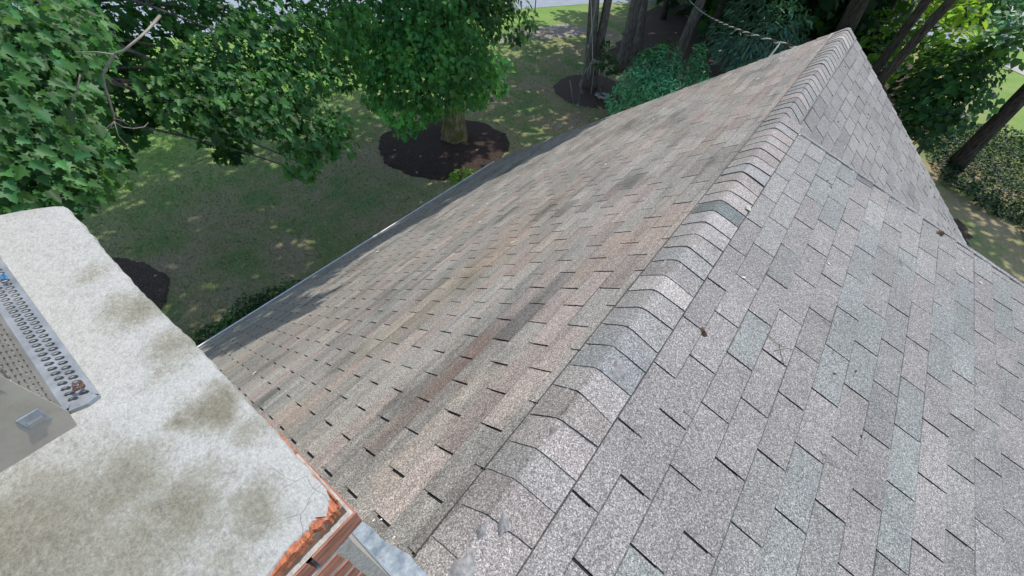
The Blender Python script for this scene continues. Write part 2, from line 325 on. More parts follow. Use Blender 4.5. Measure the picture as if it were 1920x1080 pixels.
# ------------------------------------------------------------------ house
AL, BE, E_, TAB = 0.64304, 0.26768, .1429, .34086
YR, YD, SE = 7.55, 4.06, 6.66               # far rake, dormer rake, left slope length
house = empty('house', (0, 3.5, 0), 'house with weathered grey brown three-tab shingle roof and brick chimney', 'house')
def frame(side, ang):
    def f(s, y, n): return (side * (s * cos(ang) + n * sin(ang)), y, HR - s * sin(ang) + n * cos(ang))
    return f
PAL_A = [(.325, .296, .265), (.342, .294, .262), (.310, .294, .266), (.338, .315, .282), (.290, .270, .245), (.352, .302, .270), (.320, .302, .275)]
PAL_B = [(.256, .248, .228), (.266, .249, .230), (.246, .252, .232), (.274, .266, .246), (.236, .231, .214), (.264, .247, .228), (.248, .253, .234)]
PAL_C = [(.285, .272, .256), (.275, .260, .244), (.298, .285, .266), (.262, .250, .236), (.286, .268, .252)]
def shingles(name, f, s0, smax, y0, y1, slot_y, m, pal, seed, vary=.09, smin=.02, jit=.004, slotw=.0048, butt=.0065, dark_band=0):
    r = np.random.default_rng(seed); mb = MB(); c = int(math.floor((smin - s0) / E_)) 
    while s0 + c * E_ < smax:
        a, b_ = s0 + c * E_, min(s0 + (c + 1) * E_, smax)
        a2 = max(a - .03, .003); off = slot_y(c); n0 = int(math.floor((y0 - off) / TAB)) - 1
        cw = r.normal(0, .0016); edge = off + n0 * TAB + r.normal(0, jit); grp = None
        j = n0; cut = edge; sw_ = 1
        while True:
            nx = off + (j + 1) * TAB + r.normal(0, jit); l, h = max(cut + slotw * sw_, y0), min(nx - slotw * (sw2 := r.uniform(.72, 1.15)), y1); sw_ = sw2
            if l >= y1: break
            if h > l + .01:
                if grp is None or r.random() < .45: grp = pal[r.integers(len(pal))]
                k = 1 + r.normal(0, vary); col = tuple(np.clip(np.array(grp) * k, .05, .6))
                t0, t1 = .0015, butt + abs(r.normal(0, .0012)); th = .0042; b2 = b_ + cw + r.normal(0, .0012); sk = r.normal(0, .0012)
                lift = abs(r.normal(0, .0012)) if r.random() < .9 else .005
                V = [f(a2, l, t0 - .001), f(b2, l, t1 - th), f(b2 + sk, h, t1 - th + lift * .5), f(a2, h, t0 - .001), f(a2, l, t0), f(b2, l, t1), f(b2 + sk, h, t1 + lift), f(a2, h, t0)]
                if dark_band and a > .003:
                    k0 = (a + .002 - a2) / (b2 - a2); k1 = (a + .002 + dark_band * r.uniform(.6, 1.5) - a2) / (b2 - a2); V = [np.array(p) for p in V]
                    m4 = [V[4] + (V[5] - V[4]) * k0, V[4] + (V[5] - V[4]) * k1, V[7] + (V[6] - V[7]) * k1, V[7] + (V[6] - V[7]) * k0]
                    up_ = np.array(f(0, 0, .0007)) - np.array(f(0, 0, 0)); mb.add([p + up_ for p in m4], [(0, 1, 2, 3)], tuple(np.array(col) * r.uniform(.38, .62)))  # darker band on each tab next to the course above
                mb.tab(V, col)
            cut = nx; j += 1
            if cut > y1: break
        c += 1
    return mb
def slope(name, f, y0, y1, s1, m_sh, shmb, thick=.10):
    mb = MB(); V = [f(0, y0, -thick), f(s1, y0, -thick), f(s1, y1, -thick), f(0, y1, -thick), f(0, y0, 0), f(s1 + .0, y0, 0), f(s1, y1, 0), f(0, y1, 0)]
    mb.hexa(V); o = mb.build(name, M_deck, house)
    s = shmb.build('shingles', m_sh, o); return o
fA, fB, fC = frame(-1, AL), frame(1, BE), frame(1, AL)
half = lambda c: (c / 2) % 1 * TAB
sA, yA = .9125, 1.6054; sB, yB = .1519, 1.3979
# course c of the left slope spans sA+c*E .. sA+(c+1)*E, its slots at the phase of k=c+1
slope('left_slope', fA, -2.5, YR - .02, SE - .02, M_A, shingles('a', fA, sA, SE, -2.0, YR, lambda c: yA + half(c + 1), M_A, PAL_A, 3, vary=.08, slotw=.0054, dark_band=.0050))
slope('dormer_slope', fB, -1.2, YD - .02, 4.6, M_B, shingles('b', fB, sB, 4.6, -1.2, YD, lambda c: yB + half(c - 1), M_B, PAL_B, 4, vary=.05, dark_band=.0048))
slope('right_slope', fC, YD - .4, YR - .02, SE - .02, M_B, shingles('c', fC, sB + .02, SE, YD - .4, YR, lambda c: yB + .06 + half(c), M_B, [tuple(x * .94 for x in p) for p in PAL_C], 5, vary=.07, slotw=.0075, jit=.009, butt=.0095, dark_band=.013))
mb = MB(); rr_e = np.random.default_rng(31); N = 60; V = []
for i in range(N):
    s_ = .17 + (4.6 - .17) * i / (N - 1); o_ = rr_e.normal(0, .0018)
    V += [fB(s_, YD - .034 + rr_e.normal(0, .0015), .0085), fB(s_, YD - .030, .0125), fB(s_, YD + .008 + o_, .0125), fB(s_, YD + .008 + o_, -.012)]
mb.add(V, [(4*i + a, 4*i + 4 + a, 4*i + 5 + a, 4*i + 1 + a) for i in range(N - 1) for a in range(3)], (.262, .25, .235)); mb.build('rake_strip', M_B, house)
# ridge caps, lapped so that each near edge shows
def caps(y0, y1, ta, tb, wl_, wr, seed, special=()):
    r = np.random.default_rng(seed); mb = MB(); y = y0; i = 0
    K = np.concatenate([np.linspace(-wl_, -.04, 4), np.linspace(-.024, .024, 7), np.linspace(.04, wr, 4)])
    while y < y1:
        L_ = .1426; pal = PAL_A; col = np.array(pal[r.integers(len(pal))]) * .5 + np.array((.272, .260, .244)) * .5; col = col * (1.06 + r.normal(0, .10)) * (1 + np.array((.025, 0, -.015)) * r.normal())
        if i in special: col = np.array((.165, .18, .17))
        rr_w = r.uniform(.3, 1.3); yj, sk, rr_ = r.normal(0, .004), r.normal(0, .010), (.010 if y < 1.1 else .022 if y < 4 else .034) + abs(r.normal(0, .004)); tk = .0085 + abs(r.normal(0, .0016)); V = []; n = len(K)
        for (dy, top, bot) in ((0, tk, tk - .0065), (L_ + .03, .0038, .001)):
            for lv in (top, bot):
                for kx in K:
                    x = kx + r.normal(0, .0006); a, b_ = (ta + tb) / 2, (tb - ta) / 2
                    z = -(a * math.sqrt(x * x + rr_ ** 2) + b_ * x - a * rr_ * .55) + lv * 1.15 + .0075 - (.0005 if abs(kx) > .12 else 0)
                    V.append((x * cos(math.atan(ta if x < 0 else tb)), y + yj + dy + sk * kx / .15 + r.normal(0, .0007), HR + z * (cos(math.atan(ta if x < 0 else tb)) ** .5)))
        F = []; G = []
        for q in range(n - 1):
            F += [(q, q + 1, 2*n + q + 1, 2*n + q)]; G += [(n + q + 1, n + q, 3*n + q, 3*n + q + 1), (n + q, n + q + 1, q + 1, q), (2*n + q, 2*n + q + 1, 3*n + q + 1, 3*n + q)]
        G += [(n, 0, 2*n, 3*n), (n - 1, 2*n - 1, 4*n - 1, 3*n - 1)]; mb.add(V, G, (.07, .066, .064))
        wear = np.array([1 - (.30 if i < 10 else .12) * math.exp(-(kx / .012) ** 2) * rr_w for kx in K]); cols = np.tile(wear, 4)[:, None] * col[None]
        for e_ in (0, 1, n - 2, n - 1):
            for q in range(4): cols[q * n + e_] *= .97
        mb.add(V, F, cols)
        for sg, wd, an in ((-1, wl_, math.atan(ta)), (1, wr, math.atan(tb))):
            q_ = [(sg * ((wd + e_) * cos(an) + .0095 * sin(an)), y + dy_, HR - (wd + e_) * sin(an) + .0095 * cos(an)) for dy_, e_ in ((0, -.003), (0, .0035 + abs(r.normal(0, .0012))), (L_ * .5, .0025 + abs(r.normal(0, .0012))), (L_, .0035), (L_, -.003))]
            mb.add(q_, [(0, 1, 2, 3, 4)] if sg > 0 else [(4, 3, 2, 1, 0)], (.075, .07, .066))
        y += L_; i += 1
    return mb
y_c0 = .1428 - 3 * .1426
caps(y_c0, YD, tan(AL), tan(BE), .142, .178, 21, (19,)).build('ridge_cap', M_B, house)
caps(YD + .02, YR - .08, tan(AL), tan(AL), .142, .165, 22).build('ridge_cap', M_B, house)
# roof cement smears on the caps
def smear(u, v, rx, ry, rot, seed):
    r_ = ray(u, v); k = (HR + .02 - CAM[2]) / r_[2]; c = CAM + r_ * k
    ta, tb = tan(AL), tan(BE); mb = MB(); rr = np.random.default_rng(seed); V = []; n = 26; F = []
    def zz(x, y, e): a, b_ = (ta + tb) / 2, (tb - ta) / 2; return HR - (a * math.sqrt(x*x + .0009) + b_ * x - a * .0165) + .026 + e
    V.append((c[0], c[1], zz(c[0], c[1], .001)))
    for ring, e in ((.6, -.002), (1., -.012)):
        for i in range(n):
            a = 2 * pi * i / n; k = ring * (1 + .16 * sin(3 * a + seed) + .1 * sin(5 * a + 2 * seed) + rr.normal(0, .02)); x, y = rx * k * cos(a), ry * k * sin(a)
            X, Y = c[0] + x * cos(rot) - y * sin(rot), c[1] + x * sin(rot) + y * cos(rot); V.append((X, Y, zz(X, Y, e + (rr.normal(0, .001) if ring < 1 else 0))))
    for i in range(n): F += [(0, 1 + i, 1 + (i + 1) % n), (1 + i, 1 + n + i, 1 + n + (i + 1) % n, 1 + (i + 1) % n)]
    mb.add(V, F); return mb.build('cement_patch', M_tar, house, True)
smear(1163, 690, .030, .055, .2, 1); smear(945, 978, .018, .035, .5, 2); smear(868, 1066, .04, .05, .1, 3); smear(903, 992, .016, .03, .1, 4); smear(1037, 805, .012, .03, 0, 5)
# gutter with white lip, drip edge, walls, gable, cheek of the dormer
mb = MB(); xe, ze = -SE * cos(AL), HR - SE * sin(AL); y0g, y1g = -2.2, 7.08
prof = [(.02, -.015), (.02, -.125), (-.075, -.125), (-.105, -.075), (-.118, -.02), (-.118, -.004), (-.096, -.004), (-.096, -.014), (-.10, -.07), (-.07, -.117), (.012, -.117), (.012, -.015)]
V = [(xe + .044 + p[0], y, ze + p[1] - .004) for y in (y0g, y1g) for p in prof]; n = len(prof)
mb.add(V, [(i, (i + 1) % n, n + (i + 1) % n, n + i) for i in range(n)] + [tuple(range(2*n - 1, n - 1, -1))])
mb.add([(xe + .044 + a, y1g + .001 + b_, ze + c - .004) for b_ in (0, .003) for a, c in ((.02, -.015), (.02, -.125), (-.075, -.125), (-.118, -.02))], [(0,1,2,3),(7,6,5,4),(0,4,5,1),(1,5,6,2),(2,6,7,3),(3,7,4,0)])
mb.build('gutter', M_white, house)
mb = MB()
for f_, s1 in ((fA, SE), (fC, SE)):
    mb = MB(); V = [f_(0.02, YR - .035, -.16), f_(s1, YR - .035, -.16), f_(s1, YR - .012, -.16), f_(.02, YR - .012, -.16), f_(.02, YR - .035, -.004), f_(s1, YR - .035, -.004), f_(s1, YR - .012, -.004), f_(.02, YR - .012, -.004)]
    mb.hexa(V); mb.build('rake_board', M_white, house)
mb = MB(); V = [fB(.1, YD - .035, -.14), fB(4.6, YD - .035, -.14), fB(4.6, YD - .012, -.14), fB(.1, YD - .012, -.14), fB(.1, YD - .035, -.004), fB(4.6, YD - .035, -.004), fB(4.6, YD - .012, -.004), fB(.1, YD - .012, -.004)]
mb.hexa(V); mb.build('rake_board', M_white, house)
mb = MB(); xw = 4.95; zw = HR - (xw) * tan(AL) - .12
mb.box(-xw, -6, 0, xw, 7.2, zw)
mb.add([(-xw, 7.2, zw), (xw, 7.2, zw), (0, 7.2, HR - .14), (-xw, 7.1, zw), (xw, 7.1, zw), (0, 7.1, HR - .14)], [(0, 1, 2), (5, 4, 3), (0, 3, 4, 1), (1, 4, 5, 2), (2, 5, 3, 0)])
ck = [(.3, HR - .3 * tan(BE) - .14), (4.4, HR - 4.4 * tan(BE) - .14), (4.4, zw), (.3, HR - .3 * tan(AL) - .1)]
mb.add([(x, y, z) for y in (YD - .12, YD - .22) for x, z in ck], [(0,1,2,3),(7,6,5,4),(0,4,5,1),(1,5,6,2),(2,6,7,3),(3,7,4,0)])
mb.build('wall', M_siding, house)

# ------------------------------------------------------------------ chimney
ZS = HR + .75
x1, xL = -.101, -1.33                       # crown right and left edges; far edge y about 0.008
mb = MB(); r = np.random.default_rng(5); Nn = []
def cr_edge():
    P = []
    for i in range(70):                     # far edge, left to right
        k = i / 69; x = xL + (x1 - xL) * k; yy = .010 + .003 * sin(x * 9) + r.normal(0, .0016)
        if k > .97: yy -= ((k - .97) / .03) ** 2 * .026
        if k < .05: yy -= ((.05 - k) / .05) ** 1.6 * .075
        P.append((x, yy))
    for i in range(1, 120):                 # right edge, towards the viewer
        y = -.022 - 1.25 * (i / 119) ** 1.5; P.append((x1 - .006 + .003 * sin(y * 43) + .002 * sin(y * 91) + r.normal(0, .0012), y))
    for i in range(1, 30): P.append((x1 - .03 - (x1 - xL) * i / 30, -1.28))
    for i in range(30): P.append((xL - .1 * (1 - i / 30.) ** 1.0 - .02, -1.28 + 1.20 * i / 30))
    return P
chim = None
edge = cr_edge(); n = len(edge)
# brick stack with corbelled top courses, parts of the chimney
mbm = MB(); mbm.box(-1.30, -1.27, HR - 2.2, -.0885, -.0205, HR + .638); mbm.box(-1.31, -1.27, HR + .638, -.102, -.004, HR + .695); mbm.box(-1.30, -1.26, HR - 1.4, -.0855, -.0175, HR + .636); mbm.box(-1.295, -1.25, HR + .686, -.0885, .004, HR + .7015); mbm.box(-.25, -.1, HR + .6865, -.0885, .0135, HR + .701)
chim = mbm.build('chimney', M_mortar, house); chim['label'] = 'brick chimney with a worn mortar crown'
mb = MB(); c0 = (-.7, -.6)
V = [(p[0], p[1], ZS) for p in edge] + [(p[0] + (.004 if p[0] > -.2 else 0), p[1] + .002, ZS - .012 + r.normal(0, .002)) for p in edge] + [(p[0] - .004, p[1] - .004, ZS - .055) for p in edge]
inner = [(p[0] + (c0[0] - p[0]) * .06, p[1] + (c0[1] - p[1]) * .06, ZS + .0012) for p in edge]
V += inner; V.append((c0[0], c0[1], ZS + .012)); F = []
for i in range(n):
    j = (i + 1) % n
    F += [(i, n + i, n + j, j), (n + i, 2*n + i, 2*n + j, n + j), (3*n + i, i, j, 3*n + j), (4*n, 3*n + i, 3*n + j)]
mb.add(V, F); mb.build('crown_slab', M_crown, chim)
# orange broken brick rim under the slab edge, lower ledge bricks
def rimstrip(x_in, x_out, z0, z1, y_to, m, name, jx=.004, jz=.003, seed=1, w_end=None):
    rr = np.random.default_rng(seed); mb = MB(); N = 90; V = []
    for i in range(N):
        k = (i / (N - 1)) ** 2; y = .0085 - k * y_to
        xo = x_out + rr.normal(0, jx) - .014 * max(0, .004 - k) / .004
        V += [(x_in, y, z1), (xo, y, z1 + rr.normal(0, jz)), (xo + .001, y, z0), (x_in, y, z0)]
    F = []
    for i in range(N - 1):
        for a in range(4): F.append((4*i + a, 4*i + 4 + a, 4*i + 4 + (a + 1) % 4, 4*i + (a + 1) % 4))
    F += [(3, 2, 1, 0), (4*N - 4, 4*N - 3, 4*N - 2, 4*N - 1)]
    mb.add(V, F); return mb.build(name, m, chim)
rimstrip(-.18, -.0968, ZS - .03, ZS - .0035, 1.25, M_orange, 'broken_brick_edge', .0013, .0013, 3)
rr = np.random.default_rng(9); mb = MB()
def brick(x0, x1_, y0, y1, z0, z1, col):   # slightly irregular brick
    V = [(a + rr.normal(0, .0012), b_ + rr.normal(0, .0012), c + rr.normal(0, .001)) for c in (z0, z1) for a, b_ in ((x0, y0), (x1_, y0), (x1_, y1), (x0, y1))]
    mb.hexa(V, col)
def course(xr, yf, z0, z1, off, tintf):
    y = yf
    first = True
    while y > -1.27:
        l = (.20 - off if first else .20); first = False
        brick(xr - .095, xr, y - l + .005, y - .005 if y < yf else y, z0, z1, tintf()); y -= l
    x = xr - .10
    yb = yf
    while x > -1.12:
        brick(x - .19, x, yb - .09, yb, z0, z1, tintf()); x -= .20; yb = min(yf, .0055)
taupe = lambda: tuple(np.array((.78, 1.15, 1.25)) * (1 + rr.normal(0, .05)))
red = lambda: tuple(np.array((1, 1, 1)) * (1 + rr.normal(0, .12)))
course(-.098, .0085, ZS - .0500, ZS - .0135, .03, taupe)
course(-.0855, .0148, ZS - .1085, ZS - .0520, .11, red)
z = ZS - .124; k = 0
while z > HR - .9:
    course(-.0835, -.0455, z - .058, z, .10 * (k % 2), red); z -= .0715; k += 1
mb.build('brickwork', M_brick, chim)
# metal flashing strip lying on the roof along the chimney and standing up against it
mb = MB(); rr = np.random.default_rng(4); N = 46; V = []
def roofz(x): return HR - (abs(x) * tan(AL) if x < 0 else x * tan(BE))
for i in range(N):
    x = -1.25 + 2.1 * i / (N - 1); a, b_ = (tan(AL) + tan(BE)) / 2, (tan(BE) - tan(AL)) / 2
    z = HR - (a * math.sqrt(x*x + .0016) + b_ * x - a * .02) + .022
    wv = .004 * sin(x * 31) + rr.normal(0, .0022)
    yo = .020 + .085 * max(0, min(x + .5, .48)) + wv; V += [(x, -.016, z + .13), (x, -.012, z + .008), (x, yo, z + rr.normal(0, .001)), (x, yo + .001, z - .008)]
F = [(4*i + a, 4*i + 4 + a, 4*i + 5 + a, 4*i + 1 + a) for i in range(N - 1) for a in range(3)]
mb.add(V, F); mb.build('flashing', M_flash, chim)

# chimney cap: perforated base flange, perforated screen, solid end plate, opening
ZF = ZS + .0125
capo = empty('chimney_cap', (-.9, -.45, ZS), 'perforated steel chimney cap standing on the mortar crown', 'chimney cap')
def perf(mb, f, u0, u1, v0, v1, nu, nv, hu, hv, stag=True, skew=0, skip=lambda u, v: False, tk=.0016):
    """plate with elongated holes; f(u,v,n) maps to space; cells with a hexagonal hole each"""
    du, dv = (u1 - u0) / nu, (v1 - v0) / nv
    for i in range(nu):
        for j in range(nv):
            a, b_ = u0 + i * du, v0 + j * dv; cx, cy = a + du / 2, b_ + dv / 2
            if skip(cx, cy):
                V = [f(a, b_, 0), f(a + du, b_, 0), f(a + du, b_ + dv, 0), f(a, b_ + dv, 0)]; mb.add(V, [(0, 1, 2, 3)]); continue
            O = [(a, b_), (cx, b_), (a + du, b_), (a + du, cy), (a + du, b_ + dv), (cx, b_ + dv), (a, b_ + dv), (a, cy)]
            s = skew if (i + j) % 2 == 0 or not stag else -skew
            I = []
            for (p, q) in ((-.7, -.7), (0, -1), (.7, -.7), (1, 0), (.7, .7), (0, 1), (-.7, .7), (-1, 0)):
                I.append((cx + p * hu / 2 + q * hv / 2 * s, cy + q * hv / 2 - p * hu / 2 * s * .3))
            V = [f(*p, 0) for p in O] + [f(*p, 0) for p in I] + [f(*p, -tk * 1.6) for p in I]
            F = [(k, (k + 1) % 8, 8 + (k + 1) % 8, 8 + k) for k in range(8)] + [(8 + k, 8 + (k + 1) % 8, 16 + (k + 1) % 8, 16 + k) for k in range(8)]
            mb.add(V, F)
# flange on the crown: x -1.75 .. -.60, y -.155 .. -.20 (far side)
mb = MB(); ff = lambda u, v, n: (u, v, ZF + n)
perf(mb, ff, -1.80, -.605, -.191, -.157, 72, 2, .0112, .0158, False, .55)
mb.add([ff(-1.8, -.157, 0), ff(-.600, -.157, 0), ff(-.590, -.150, 0), ff(-1.8, -.150, 0)], [(0, 1, 2, 3)])
mb.add([ff(-1.8, -.200, 0), ff(-.600, -.200, 0), ff(-.600, -.191, 0), ff(-1.8, -.191, 0)], [(0, 1, 2, 3)])
mb.add([ff(-.605, -.190, 0), ff(-.592, -.196, 0), ff(-.584, -.170, 0), ff(-.588, -.152, 0), ff(-.605, -.158, 0)], [(0, 1, 2, 3, 4)])
mb.add([ff(-1.8, -.150, 0), ff(-.588, -.150, 0), ff(-.588, -.150, -.006), ff(-1.8, -.150, -.006)], [(0, 1, 2, 3)])
mb.add([ff(-.592, -.196, 0), ff(-.592, -.196, -.008), ff(-.584, -.170, -.008), ff(-.588, -.150, -.006), ff(-.588, -.150, 0), ff(-.584, -.170, 0)], [(0, 1, 2, 5), (5, 2, 3, 4)])
mb.build('base_flange', M_cap, capo)
# screen: stands on the fold at y -.2, leans in slightly, 0.17 high below the opening
sc = lambda u, v, n: (u, -.200 - v * .10 + n, ZF + v)
mb = MB(); top = lambda u: .058 + .0 * u
perf(mb, sc, -1.80, -.585, .012, .114, 66, 6, .0135, .0115, False, .6, skip=lambda u, v: u > -.592 or v > -.2 * (u + .585) * 9 + .10 + 9)
mb.add([sc(-1.8, 0, 0), sc(-.578, 0, 0), sc(-.575, .012, 0), sc(-1.8, .012, 0)], [(0, 1, 2, 3)])
mb.add([sc(-.585, .012, 0), sc(-.575, .012, 0), sc(-.570, .165, 0), sc(-.585, .165, 0)], [(0, 1, 2, 3)])
mb.add([sc(-.585, .092, 0), sc(-.585, .165, 0), sc(-.605, .165, 0), sc(-.66, .092, 0)], [(0, 1, 2, 3)])
mb.build('mesh_screen', M_caps, capo)
# end plate towards the right slope, with pressed rectangular tab
ep = lambda v, z, n: (-.560 - z * .10 + n, v, ZF + z)
mb = MB(); V = []
P2 = [(-.189, .028), (-.199, -.010), (-.238, -.0145), (-.240, -.017), (-1.2, -.017), (-1.2, .25), (-.206, .25)]
mb.add([ep(a, b_, 0) for a, b_ in P2] + [ep(a, b_, -.003) for a, b_ in P2], [tuple(range(7)), tuple(range(13, 6, -1))] + [(i, 7 + i, 7 + (i + 1) % 7, (i + 1) % 7) for i in range(7)])
mb.build('end_plate', M_capb, capo)
mb = MB(); mb.hexa([ep(-.207, .036, .0005), ep(-.236, .036, .0005), ep(-.236, .066, .0005), ep(-.207, .066, .0005), ep(-.208, .037, .0025), ep(-.235, .037, .0025), ep(-.235, .065, .0025), ep(-.208, .065, .0025)])
mb.build('knockout_recess', M_cap, capo)
mb = MB(); mb.hexa([ep(-.211, .043, .0026), ep(-.231, .043, .0026), ep(-.231, .052, .0026), ep(-.211, .052, .0026), ep(-.211, .044, .007), ep(-.231, .044, .007), ep(-.231, .051, .007), ep(-.211, .051, .007)])
mb.build('latch_tab', M_rim, capo)
mb = MB(); mb.box(-1.80, -1.2, ZF + .235, -.600, -.222, ZF + .245); mb.build('lid', M_capb, capo)
# twisted rusty wire and blue connector on the flange
c = gnd(150, 727, ZF + .006); pts = []
for i in range(60):
    a = i * .42; pts.append((c[0] + .009 * cos(a) * (1 - i / 120) + .003 * sin(i), c[1] + .007 * sin(a) + .002 * cos(i * 1.7), c[2] + .003 + .004 * abs(sin(i * .3))))
mb = MB(); mb.tube(pts, .0011, 6); o = mb.build('wire_twist', M_rust); tag(move_origin(o, tuple(c)), 'rusty twisted wire tied through the corner of the perforated cap flange', 'wire')
c = gnd(9, 521, ZF + .006); mb = MB(); pts = [(c[0] + .010 * cos(a), c[1] + .004 * sin(a), c[2] + .003) for a in np.linspace(0, 6.0, 24)]
mb.tube(pts, .0018, 6); mb.tube([(c[0] - .004, c[1], c[2]), (c[0] + .004, c[1] + .001, c[2] + .004)], .002, 6); o = mb.build('zip_tie', M_blue); tag(move_origin(o, tuple(c)), 'small blue plastic tie on the perforated cap flange at the left edge', 'tie')

# ------------------------------------------------------------------ foliage
HALF = np.array([(0, 0, 0), (.20, -.10, 0), (.24, .10, 0), (.52, .10, 0), (.40, .30, 0), (.56, .52, 0), (.30, .50, 0), (.20, .66, 0), (.22, .78, 0), (0, 1.05, 0)])
SIMPLE = np.array([(0, 0, 0), (.34, .05, 0), (.42, .45, 0), (0, 1, 0)])
OVAL = np.array([(0, 0, 0), (.20, .2, 0), (.26, .5, 0), (.15, .8, 0), (0, 1, 0)])
NEEDLE = np.array([(0, 0, 0), (.13, .1, 0), (.05, .3, 0), (.20, .42, 0), (.07, .58, 0), (.15, .72, 0), (0, 1.0, 0)])
def leaves(pos, nrm, tip, size, col, shape):
    """one mesh of many leaves: arrays of positions, normals, tip directions, sizes, colours"""
    N = len(pos); nrm = nrm / (np.linalg.norm(nrm, axis=1, keepdims=True) + 1e-9)
    tip = tip - (tip * nrm).sum(1, keepdims=True) * nrm; tip /= np.linalg.norm(tip, axis=1, keepdims=True) + 1e-9
    sd_ = np.cross(tip, nrm); k = len(shape)
    both = np.concatenate([shape, shape[1:-1][::-1] * np.array([-1, 1, 1])]); both = both.copy()
    both[:, 2] = np.abs(both[:, 0]) * .28 - both[:, 1] ** 2 * .18      # folded along the midrib, tip drooping
    m_ = len(both); L_ = both[None] * size[:, None, None]
    V = pos[:, None] + L_[..., 0:1] * sd_[:, None] + L_[..., 1:2] * tip[:, None] + L_[..., 2:3] * nrm[:, None]
    V = V.reshape(-1, 3)
    h1 = list(range(k)); h2 = [0] + list(range(k - 1, m_)); h2 = [0, k - 1] + list(range(k, m_))
    base = (np.arange(N) * m_)[:, None]
    F1 = base + np.array(h1)[None]; F2 = base + np.array(h2)[None]
    loops = np.concatenate([F1, F2], axis=1).ravel(); sizes = np.tile([len(h1), len(h2)], N)
    return V, loops, sizes, np.repeat(col, m_, axis=0)
def leaf_obj(name, parts, m, parent=None):
    Vs, Ls, Ss, Cs, n = [], [], [], [], 0
    for V, l, s, c in parts: Vs.append(V); Ls.append(l + n); Ss.append(s); Cs.append(c); n += len(V)
    V = np.concatenate(Vs); Lp = np.concatenate(Ls); S = np.concatenate(Ss); Cc = np.concatenate(Cs)
    if parent is not None: V = V - np.array(wl(parent))
    me = bpy.data.meshes.new(name); me.vertices.add(len(V)); me.vertices.foreach_set('co', V.ravel().astype(np.float32))
    me.loops.add(len(Lp)); me.loops.foreach_set('vertex_index', Lp.astype(np.int32))
    me.polygons.add(len(S)); st = np.concatenate([[0], np.cumsum(S)[:-1]]); me.polygons.foreach_set('loop_start', st.astype(np.int32)); me.polygons.foreach_set('loop_total', S.astype(np.int32))
    me.update(calc_edges=True); me.validate()
    a = me.color_attributes.new('tone', 'FLOAT_COLOR', 'POINT'); c4 = np.ones((len(V), 4)); c4[:, :3] = Cc; a.data.foreach_set('color', c4.ravel().astype(np.float32))
    me.materials.append(m); o = bpy.data.objects.new(name, me); C.objects.link(o)
    if parent is not None: o.parent = parent
    return o
def clump(c, r, n, size, shape=HALF, flat=.6, up=.55, tipdir=-.6, tint=(1, 1, 1), var=.22, shell=.55, squash=None, outc=None, rg=rng, jit=.35):
    """leaves spread in the outer volume of an ellipsoid; outc: point the crown grows away from"""
    c = np.asarray(c, float); d = rg.normal(size=(n, 3)); d /= np.linalg.norm(d, axis=1, keepdims=True)
    rad = (shell + (1 - shell) * rg.random(n)) ** .8 * (1 + rg.normal(0, .08, n)); ax = np.array(squash if squash is not None else (1, 1, flat))
    p = c + d * rad[:, None] * r * ax
    out = d.copy()
    if outc is not None:
        o_ = c - np.asarray(outc, float); o_[2] *= .3; out = out * .7 + o_ / (np.linalg.norm(o_) + 1e-6) * .8
    nr = out * (1 - up) + np.array([0, 0, up]) + rg.normal(0, jit, (n, 3)); nr[nr[:, 2] < -.15, 2] *= -1
    tp = out * np.array([1, 1, .2]) + np.array([0, 0, tipdir]) + rg.normal(0, .35, (n, 3))
    k = (1 + rg.normal(0, var * 1.25, n)).clip(.45, 1.9) * math.exp(rg.normal(0, .20)); hue = rg.normal(0, .10, n)
    col = np.stack([k * (1 + hue * 1.6), k * (1 + hue * .3), k * (1 - hue * .8)], 1).clip(.2, 2.2) * np.array(tint)
    return leaves(p, nr, tp, size * (1 + rg.normal(0, .32, n)).clip(.4, 1.7), col, shape)
def limb(mb, a, b_, r0, r1, sag=.0, n=7, seed=0, kink=.06):
    a, b_ = np.array(a, float), np.array(b_, float); rr = np.random.default_rng(seed); L_ = np.linalg.norm(b_ - a); P = []
    for i in range(n):
        k = i / (n - 1); p = a + (b_ - a) * k; p[2] += sag * L_ * sin(pi * k); p = p + (rr.normal(0, kink * L_ / n, 3) if 0 < i < n - 1 else 0); P.append(p)
    mb.tube(P, [r0 + (r1 - r0) * i / (n - 1) for i in range(n)], 7, cap=True); return P
def trunk_tube(mb, pts, r0, r1, flare=1.5, n=16, seed=0, amp=.07):
    P = [np.array(p, float) for p in pts]; Q = []; Rr = []
    L_ = sum(np.linalg.norm(P[i + 1] - P[i]) for i in range(len(P) - 1)); acc = 0
    for i in range(len(P) - 1):
        seg = np.linalg.norm(P[i + 1] - P[i])
        for k in range(6):
            t = k / 6; q = P[i] + (P[i + 1] - P[i]) * t; s = (acc + seg * t); Q.append(q); Rr.append((r0 + (r1 - r0) * s / L_) * (1 + (flare - 1) * math.exp(-s / (r0 * 1.7))))
        acc += seg
    Q.append(P[-1]); Rr.append(r1); mb.tube(Q, Rr, n, 6, amp, seed=seed)

